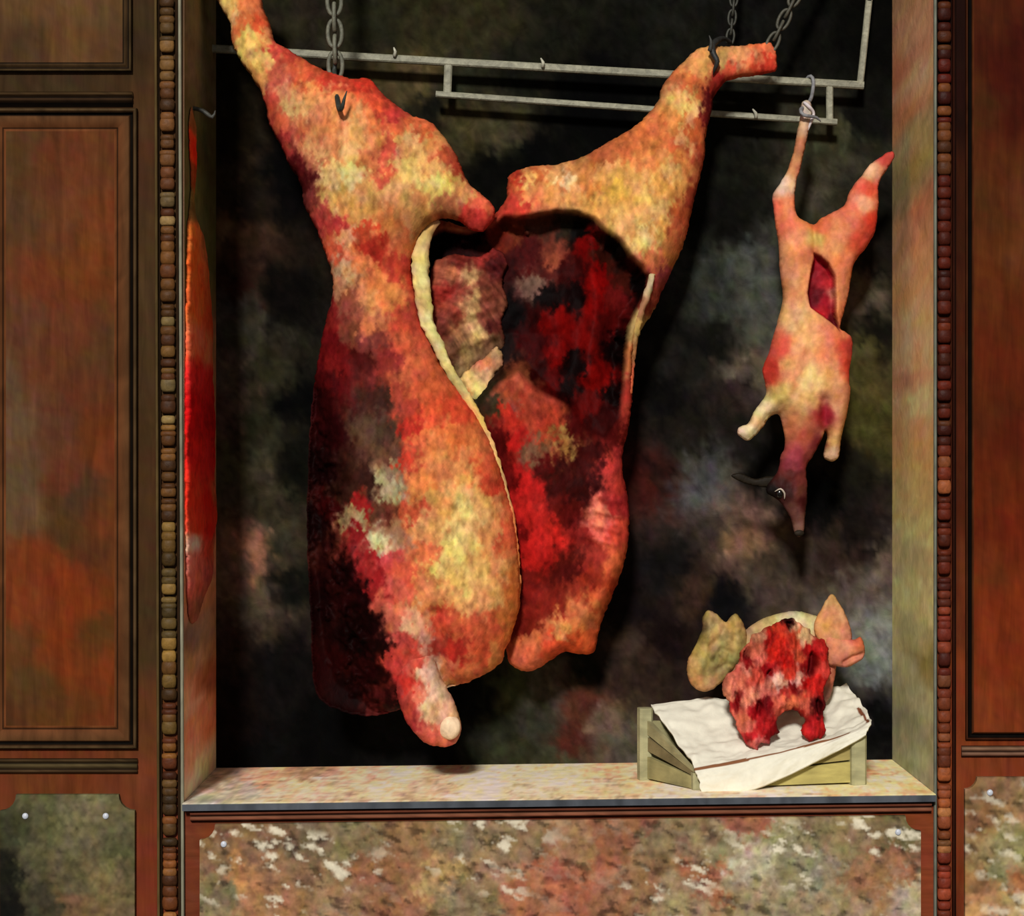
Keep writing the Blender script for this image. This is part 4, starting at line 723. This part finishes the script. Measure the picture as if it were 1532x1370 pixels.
goat = solid('skinned_goat', GO, .27, M_LAMB, patches(GC, 7, 5, 1.0, .24, (8, 14)), 2.3, .72, .07, .6, .06,
   feats=[([(1195,520),(1170,590),(1140,615),(1116,648)], .013, 11), ([(1265,560),(1256,620),(1244,680)], .010, 10), ([(1230,600),(1232,640)], -.012, 8), ([(1170,620),(1175,640)], -.006, 8), ([(1185,390),(1185,480)], .010, 16), ([(1217,335),(1216,380)], -.010, 5), ([(1215,560),(1200,600)], .012, 22), ([(1260,320),(1285,345)], .01, 16), ([(1245,505),(1262,540)], .008, 14)],
   recess=[(GCAV, .035, 6)], layers=[(GCAV, patches(GCC, 6, 4, 1.05, .35, (6, 10)), 3.5)], rough=2, bumps=.003, bscale=(11, 14),
   label='skinned goat carcass hung head down by one hind leg near the right reveal', cat='carcass')
def gz(x, y, dy=0):
    org = P(x, y, .27); hit = goat.ray_cast(Vector((org.x, -.5, org.z)), Vector((0, 1, 0)))
    return (Vector(hit[1]) if hit[0] else org) + Vector((0, dy, 0))
adopt(ellipsoid('eye', gz(1166, 738, .003), (7 * K, .006, 7.5 * K), (10, 7, 6), M_EYE, n=14, m=10), goat)
e = tubeobj('eyelid', [gz(1158, 735, -.004), gz(1166, 731, -.006), gz(1172, 738, -.005), gz(1172, 746, -.004)], [.0008, .0018, .0018, .0008], (190, 176, 160), M_LAMB, step=.004); adopt(e, goat)
ear = solid('ear', [(1166,715),(1150,712),(1130,716),(1108,708),(1094,712),(1112,722),(1135,728),(1155,728)], .275, M_LAMB, flat((30, 24, 16), .5, 6, 6), 2.2, .4, .008, .4, .006, rough=2, bumps=.001); adopt(ear, goat); ear['label'] = 'dark drooping ear'
adopt(ellipsoid('nose', gz(1195, 797, -.001), (8 * K, .006, 5 * K), (40, 34, 26), M_LAMB, .4, 12, 8), goat)
hookobj('twisted steel hook on the upper bar holding the goat by its leg tendon', [at3((1205, 130), YB + .008), at3((1207, 118), YB + .004), at3((1213, 114), YB - .01), at3((1217, 122), YB - .018), at3((1214, 145), .36), at3((1206, 158), .29), at3((1198, 164), .252), at3((1202, 172), .245), at3((1213, 174), .25), at3((1222, 176), .255), at3((1228, 182), .26)], [.003, .0038, .004, .004, .004, .004, .004, .0038, .0035, .003, .001], (122, 122, 124))
adopt(tubeobj('tendon', [gz(1202, 154, -.002), gz(1208, 160, -.004), gz(1217, 170, -.004), gz(1212, 184, -.002), gz(1208, 195, .002)], [.003, .004, .003, .0035, .002], (206, 196, 196), M_LAMB, step=.004), goat)
# ================================================================== CRATE, CLOTH, HEAD
def sz(x): return float(sill_z(x)) + .0005
A = (.272, .215); B = (.3625, .072); Cc = (.690, .118); Dd = (.615, .26)
hA, hB, hC, hD = .146, .038, .098, .135
crate_c = flat((142, 136, 98), .4, 14, 5); crate_p = flat((156, 152, 116), .35, 6, 16)
crate = empty('wooden_crate', Vector((.48, .17, sz(.48))), 'low olive grey slatted crate on the sill, partly covered by the white cloth', 'crate')
def post(p, h, w=.03):
    mb = MB(); bar(mb, (p[0], p[1], sz(p[0])), (p[0], p[1], sz(p[0]) + h), w, w, crate_p, 8, (.25, -.97, 0)); return adopt(mb.build('corner_post', M_CRATE, smooth=False), crate)
post(A, hA, .028); post((B[0] + .004, B[1] + .004), hB - .005, .022); post(Cc, hC, .032); post(Dd, hD - .01, .028)
def slat(p, q, z0a, z1a, z0b, z1b, off=.0, th=.010, shade=(142, 136, 98)):
    p = np.array(p); q = np.array(q); d = (q - p) / np.linalg.norm(q - p); nrm = np.array([d[1], -d[0]]); V = []; F = []; n = 14; cf = flat(shade, .5, 22, 4)
    for i in range(n + 1):
        t = i / n; c = p + (q - p) * t + nrm * off; zz = sz(c[0]); a = z0a + (z0b - z0a) * t; b = z1a + (z1b - z1a) * t
        for s, z in ((0, a), (0, b), (-th, b), (-th, a)): V.append((c[0] + nrm[0] * s, c[1] + nrm[1] * s, zz + z))
    for i in range(n):
        for k_ in range(4): F.append([i * 4 + k_, (i + 1) * 4 + k_, (i + 1) * 4 + (k_ + 1) % 4, i * 4 + (k_ + 1) % 4])
    F += [[0, 1, 2, 3], [n * 4 + 3, n * 4 + 2, n * 4 + 1, n * 4]]
    V = np.array(V); mb = MB(); mb.add(V, F, cf(V[:, 0] / K, V[:, 2] / K + 40 * V[:, 1])); return adopt(mb.build('slat', M_CRATE, smooth=False), crate)
slat(A, B, .004, .050, .001, .024, .004, shade=(150, 142, 98)); slat(A, B, .062, .092, .026, .034, .003, shade=(112, 100, 70)); slat(A, B, .098, .128, .034, .036, .004, shade=(140, 132, 96))
slat(B, Cc, .002, .022, .004, .046, .004, shade=(164, 152, 92)); slat(B, Cc, .024, .032, .050, .080, .003, shade=(150, 136, 84)); slat(Dd, A, .004, .06, .004, .05, .002); slat(Dd, A, .07, .11, .065, .12, .002); slat(Cc, Dd, .004, .05, .004, .06, .002); slat(Cc, Dd, .055, .085, .07, .11, .002)
# cloth: rows back to front
rows = [[(973,1052,.238),(1060,1045,.252),(1140,1040,.265),(1220,1034,.275),(1266,1024,.282)], [(984,1072,.20),(1066,1068,.212),(1147,1062,.224),(1226,1054,.238),(1280,1044,.243)],
        [(1008,1102,.145),(1082,1096,.162),(1162,1088,.178),(1237,1078,.19),(1294,1062,.19)], [(1032,1134,.088),(1100,1121,.104),(1177,1109,.122),(1246,1095,.135),(1302,1076,.14)],
        [(1040,1150,.058),(1107,1138,.068),(1182,1121,.083),(1251,1103,.1),(1303,1083,.104)], [(1045,1167,.048),(1111,1160,.056),(1170,1143,.07),(1234,1117,.086),(1299,1092,.094)], [(1050,1185,.046),(1116,1183,.054),(1172,1162,.067),(1236,1131,.083),(1296,1100,.092)]]
G = np.array([[tuple(P(x, y, d)) for x, y, d in r] for r in rows])
def interp(G, nu, nv):
    def cr(a, t):
        n = a.shape[0]; i = min(int(t), n - 2); f = t - i
        p0, p1, p2, p3 = a[max(i-1, 0)], a[i], a[i+1], a[min(i+2, n-1)]
        return .5 * ((2*p1) + (-p0+p2)*f + (2*p0-5*p1+4*p2-p3)*f*f + (-p0+3*p1-3*p2+p3)*f**3)
    out = np.zeros((nv + 1, nu + 1, 3))
    for j in range(nv + 1):
        row = np.array([cr(G[:, c], j / nv * (G.shape[0] - 1)) for c in range(G.shape[1])])
        for i in range(nu + 1): out[j, i] = cr(row, i / nu * (G.shape[1] - 1))
    return out
nu, nv = 100, 96
Q = interp(G, nu, nv); uu, vv = np.meshgrid(np.linspace(0, 1, nu + 1), np.linspace(0, 1, nv + 1))
wr_ = (fbm(uu * 9 + vv * 5, vv * 6 - uu * 3, 3) - .5) * .016 + (np.abs(fbm(uu * 5 + 8 - vv * 3, vv * 9 + 3, 2) - .5)) * .010
Q[:, :, 2] += wr_ * np.clip((.72 - vv) * 6, 0.15, 1); Q[:, :, 1] -= wr_ * .4
edge_ = (fbm(uu * 14, vv * 14 + 9, 3) - .5) * .008 * (np.clip((uu - .9) * 10, 0, 1) + np.clip((.06 - uu) * 15, 0, 1))
Q[:, :, 0] += edge_
V = Q.reshape(-1, 3); w_ = nu + 1; F = [[j * w_ + i, j * w_ + i + 1, (j + 1) * w_ + i + 1, (j + 1) * w_ + i] for j in range(nv) for i in range(nu)]
u_, v_ = uu.ravel(), vv.ravel(); cl = np.tile(lin((222, 218, 200)), (len(V), 1)) * (1 + .14 * (fbm(u_ * 20, v_ * 16, 3) - .5))[:, None]
wob = .010 * (fbm(u_ * 18, v_ * 3, 3) - .5)
def stripe(m, c):
    global cl
    cl = np.where(m[:, None], lin(c)[None] * np.ones((len(V), 1)), cl)
stripe((np.abs(v_ - .672 - wob) < .016 + .007 * np.sin(u_ * 11)) & (u_ < .84), (128, 84, 56))
stripe((np.abs(u_ - .955 - .05 * (v_ - .4) - wob) < .013) & (v_ > .30) & (v_ < .62), (120, 70, 46))
top = V.copy(); n0 = len(V); bot = V.copy(); bot[:, 2] -= .003; bot[:, 1] += .003
VV = np.r_[top, bot]; FF = F + [[q + n0 for q in f[::-1]] for f in F]
L_ = [i for i in range(w_)] + [j * w_ + nu for j in range(1, nv + 1)] + [nv * w_ + i for i in range(nu - 1, -1, -1)] + [j * w_ for j in range(nv - 1, 0, -1)]
for k_ in range(len(L_)):
    a, b = L_[k_], L_[(k_ + 1) % len(L_)]; FF.append([b, a, a + n0, b + n0])
FF = [f[::-1] for f in FF]
cloth = link('cloth', VV, FF, np.r_[cl, cl], M_CLOTH, label='white cloth with thin brown stripes draped over the crate', cat='cloth')
# pig head cut open
hd = empty('pig_head', P(1165, 1085, .15), 'pig head with its raw red cut side facing out, lying on the white cloth', 'animal head')
SKO = [(1098,985),(1106,955),(1125,935),(1150,922),(1185,914),(1215,919),(1240,932),(1252,960),(1250,1005),(1242,1042),(1226,1056),(1190,1058),(1150,1062),(1118,1058),(1098,1035),(1090,1010)]
SKC = [(1110,950,(176,150,104)),(1140,932,(190,160,112)),(1185,920,(206,196,150)),(1215,926,(200,186,140)),(1240,950,(196,130,96)),(1245,1000,(196,110,84)),(1100,1000,(160,120,90)),(1170,1000,(170,90,70)),(1240,1050,(160,100,80))]
a = solid('skull', SKO, .222, M_LAMB, patches(SKC, 8, 5, .95, .35, (9, 9), fine=4), 2.8, .8, .034, .7, .075, rough=2, bumps=.003); adopt(a, hd); a['label'] = 'tan skin over the skull'
EAL = [(1060,912),(1074,920),(1086,930),(1100,918),(1114,936),(1118,965),(1108,988),(1092,1005),(1078,1022),(1058,1034),(1038,1028),(1028,1008),(1030,985),(1042,962),(1050,940),(1052,922)]
a = solid('ear', EAL, .205, M_LAMB, patches([(a_, b_, tuple(np.array(c_) * [1.12, 1.04, .98])) for a_, b_, c_ in [(1062,925,(140,126,84)),(1075,945,(166,146,92)),(1095,935,(150,130,84)),(1100,965,(150,138,90)),(1080,975,(136,134,90)),(1055,970,(150,132,82)),(1040,990,(156,128,82)),(1060,1000,(130,122,80)),(1085,995,(132,126,84)),(1045,1022,(166,124,84)),(1065,1020,(150,126,84)),(1078,985,(96,90,58)),(1090,950,(110,100,60)),(1048,940,(100,92,60))]], 8, 4, 1.0, .45, (8, 8), fine=4), 2.4, .6, .022, .5, .016,
   feats=[([(1068,985),(1078,970),(1092,975),(1088,992),(1072,1000)], -.006, 4), ([(1060,925),(1055,970),(1045,1000)], .010, 9), ([(1085,935),(1075,955),(1062,965)], -.007, 5), ([(1100,925),(1104,960),(1095,985)], .007, 7)], rough=3, bumps=.003); adopt(a, hd); a['label'] = 'large olive tan left ear'
EAR = [(1218,932),(1228,912),(1243,889),(1256,902),(1268,926),(1275,950),(1270,965),(1252,975),(1236,968),(1222,955)]
a = solid('ear', EAR, .19, M_LAMB, patches([(1243,895,(190,140,92)),(1235,920,(206,146,90)),(1258,915,(196,140,96)),(1250,945,(196,130,88)),(1268,945,(180,120,86)),(1228,945,(206,150,90))], 7, 6, 1.04, .28, (8, 8)), 2.2, .6, .018, .5, .014,
   feats=[([(1243,900),(1250,935)], -.006, 7)], rough=2, bumps=.002); adopt(a, hd); a['label'] = 'upright orange tan right ear'
SNO = [(1236,952),(1258,955),(1278,956),(1288,953),(1294,970),(1291,984),(1280,992),(1266,998),(1250,996),(1238,990)]
a = solid('snout', SNO, .185, M_LAMB, patches([(1245,965,(200,124,90)),(1270,970,(204,124,98)),(1288,962,(206,100,76)),(1285,980,(200,120,96)),(1260,992,(180,110,80))], 6, 6, 1.04, .25, (8, 8)), 2.0, .8, .03, .7, .03,
   feats=[([(1262,990),(1275,982),(1293,977)], -.010, 3.5), ([(1280,962),(1292,966)], .006, 6)], rough=2, bumps=.002); adopt(a, hd); a['label'] = 'pink snout pointing right'
CFO = [(1184,926),(1193,929),(1203,938),(1214,942),(1220,952),(1233,958),(1241,972),(1240,990),(1243,1002),(1236,1020),(1231,1036),(1233,1052),(1229,1068),(1231,1090),(1222,1100),(1210,1104),(1200,1099),(1194,1090),(1201,1076),(1196,1068),(1186,1060),(1172,1061),(1163,1068),(1159,1079),(1162,1090),(1152,1098),(1147,1108),(1136,1108),(1128,1115),(1114,1110),(1108,1098),(1099,1090),(1098,1076),(1090,1062),(1089,1046),(1080,1036),(1079,1022),(1088,1008),(1096,1004),(1106,990),(1110,974),(1122,962),(1126,952),(1140,946),(1152,938),(1168,932)]
CFC = [(1186,932,(30,10,10)),(1170,940,(190,60,40)),(1200,945,(190,110,76)),(1210,955,(200,170,130)),(1150,955,(160,30,26)),(1155,975,(190,36,26)),(1170,965,(186,40,28)),(1188,960,(190,66,40)),(1175,990,(170,28,22)),(1195,985,(196,90,60)),(1215,975,(160,24,26)),(1230,970,(180,40,36)),(1232,1000,(196,70,60)),(1208,995,(120,14,16)),(1180,1005,(190,60,44)),(1125,975,(190,110,84)),(1118,990,(120,20,22)),(1135,985,(210,120,96)),(1130,1010,(200,90,70)),(1145,1000,(150,20,24)),(1105,1005,(190,110,90)),(1092,1020,(206,130,106)),(1100,1045,(150,20,26)),(1090,1040,(210,150,110)),(1115,1045,(216,140,116)),(1120,1020,(196,100,84)),(1128,1060,(150,20,28)),(1110,1070,(210,120,90)),(1120,1095,(176,40,44)),(1140,1080,(170,34,38)),(1150,1095,(120,18,22)),(1130,1105,(206,120,110)),
 (1160,1020,(230,196,176)),(1170,1022,(214,170,150)),(1152,1024,(200,130,110)),(1192,1016,(226,186,166)),(1206,946,(206,184,140)),(1196,936,(196,170,126)),(1136,950,(196,150,110)),(1112,1000,(206,140,116)),(1123,1035,(216,150,126)),(1113,1080,(206,120,100)),(1172,1030,(170,60,50)),(1150,1030,(210,120,100)),(1195,1012,(222,180,160)),(1185,1025,(120,20,22)),(1205,1020,(170,24,24)),(1220,1025,(186,40,32)),(1180,1045,(210,120,80)),(1160,1050,(200,110,86)),(1200,1050,(196,100,76)),(1145,1050,(110,16,22)),(1220,1055,(70,14,16)),(1222,1080,(170,36,36)),(1208,1095,(180,40,40)),(1170,1062,(196,96,70)),(1190,1060,(150,40,30))]
CF_ = patches(CFC, 6, 2.5, .92, .5, (4, 11), power=2.8, hue=.8, fine=5)
def cutface(x, y):
    c = CF_(x, y); n = fbm(x / 3.2 + 8, y / 14, 3)
    return np.clip(c * np.array([.92, .66, .66]) * (.45 + 1.15 * n)[:, None], .0004, .93)
HOLES = [[(1174,931),(1183,927),(1193,931),(1190,940),(1184,946),(1178,941)], [(1110,974),(1119,964),(1128,968),(1122,984),(1109,994)], [(1143,1004),(1150,996),(1158,999),(1153,1016),(1141,1026)], [(1209,978),(1217,970),(1225,982),(1222,1004),(1212,1018),(1205,1008)], [(1094,1026),(1104,1034),(1110,1058),(1102,1064),(1097,1048)], [(1216,1046),(1223,1036),(1230,1050),(1228,1072),(1218,1066)], [(1127,1044),(1136,1040),(1141,1054),(1133,1072),(1126,1060)]]
hole_c = flat((70, 8, 10), .6, 5, 8)
a = solid('cut_face', CFO, .14, M_MEAT, cutface, 2.0, .6, .024, .8, .045,
   feats=[([(1142,955),(1130,1000),(1118,1050),(1114,1095)], .013, 7), ([(1187,948),(1186,1012)], .010, 5), ([(1212,950),(1230,970),(1228,1030)], .010, 7), ([(1095,1012),(1088,1030)], .008, 6), ([(1145,1068),(1160,1052),(1180,1047),(1202,1052),(1213,1075),(1213,1098)], .012, 7), ([(1158,1020),(1172,1020)], .008, 6), ([(1196,1008),(1192,1018)], .008, 6), ([(1140,1085),(1128,1104)], .008, 8)],
   recess=[(h_, .024, 8) for h_ in HOLES], layers=[(h_, hole_c, 9) for h_ in HOLES],
   rough=7, bumps=.006, bscale=(5, 9), tilt=lambda x, y: (y - 1010) * -.00045); adopt(a, hd); a['label'] = 'raw red cut side with bone showing'
# ================================================================== LIGHT AND CAMERA
w = bpy.data.worlds.new('street_daylight'); bpy.context.scene.world = w; w.use_nodes = True
w.node_tree.nodes['Background'].inputs['Color'].default_value = (1.0, .96, .9, 1)
w.node_tree.nodes['Background'].inputs['Strength'].default_value = .24
sd = bpy.data.lights.new('sun', 'SUN'); sd.energy = 3.25; sd.angle = math.radians(7); sd.color = (1, .965, .915)
so = bpy.data.objects.new('sun', sd); C.objects.link(so)
dirv = Vector((math.sin(math.radians(9)) , math.cos(math.radians(9)), -math.tan(math.radians(28))))
so.rotation_euler = dirv.to_track_quat('-Z', 'Y').to_euler(); so.location = (-1.5, -6, 5)
cam = bpy.data.cameras.new('camera'); co = bpy.data.objects.new('camera', cam); C.objects.link(co)
co.location = (0, -D, ZC); co.rotation_euler = (PI / 2, 0, 0)
cam.sensor_fit = 'HORIZONTAL'; cam.sensor_width = 36; cam.lens = 36 * D / (1532 * K)
cam.clip_start = .05
sc = bpy.context.scene; sc.camera = co
vs = sc.view_settings; vs.view_transform = 'Standard'; vs.look = 'None'; vs.gamma = 1; vs.exposure = 0.0; vs.use_curve_mapping = False
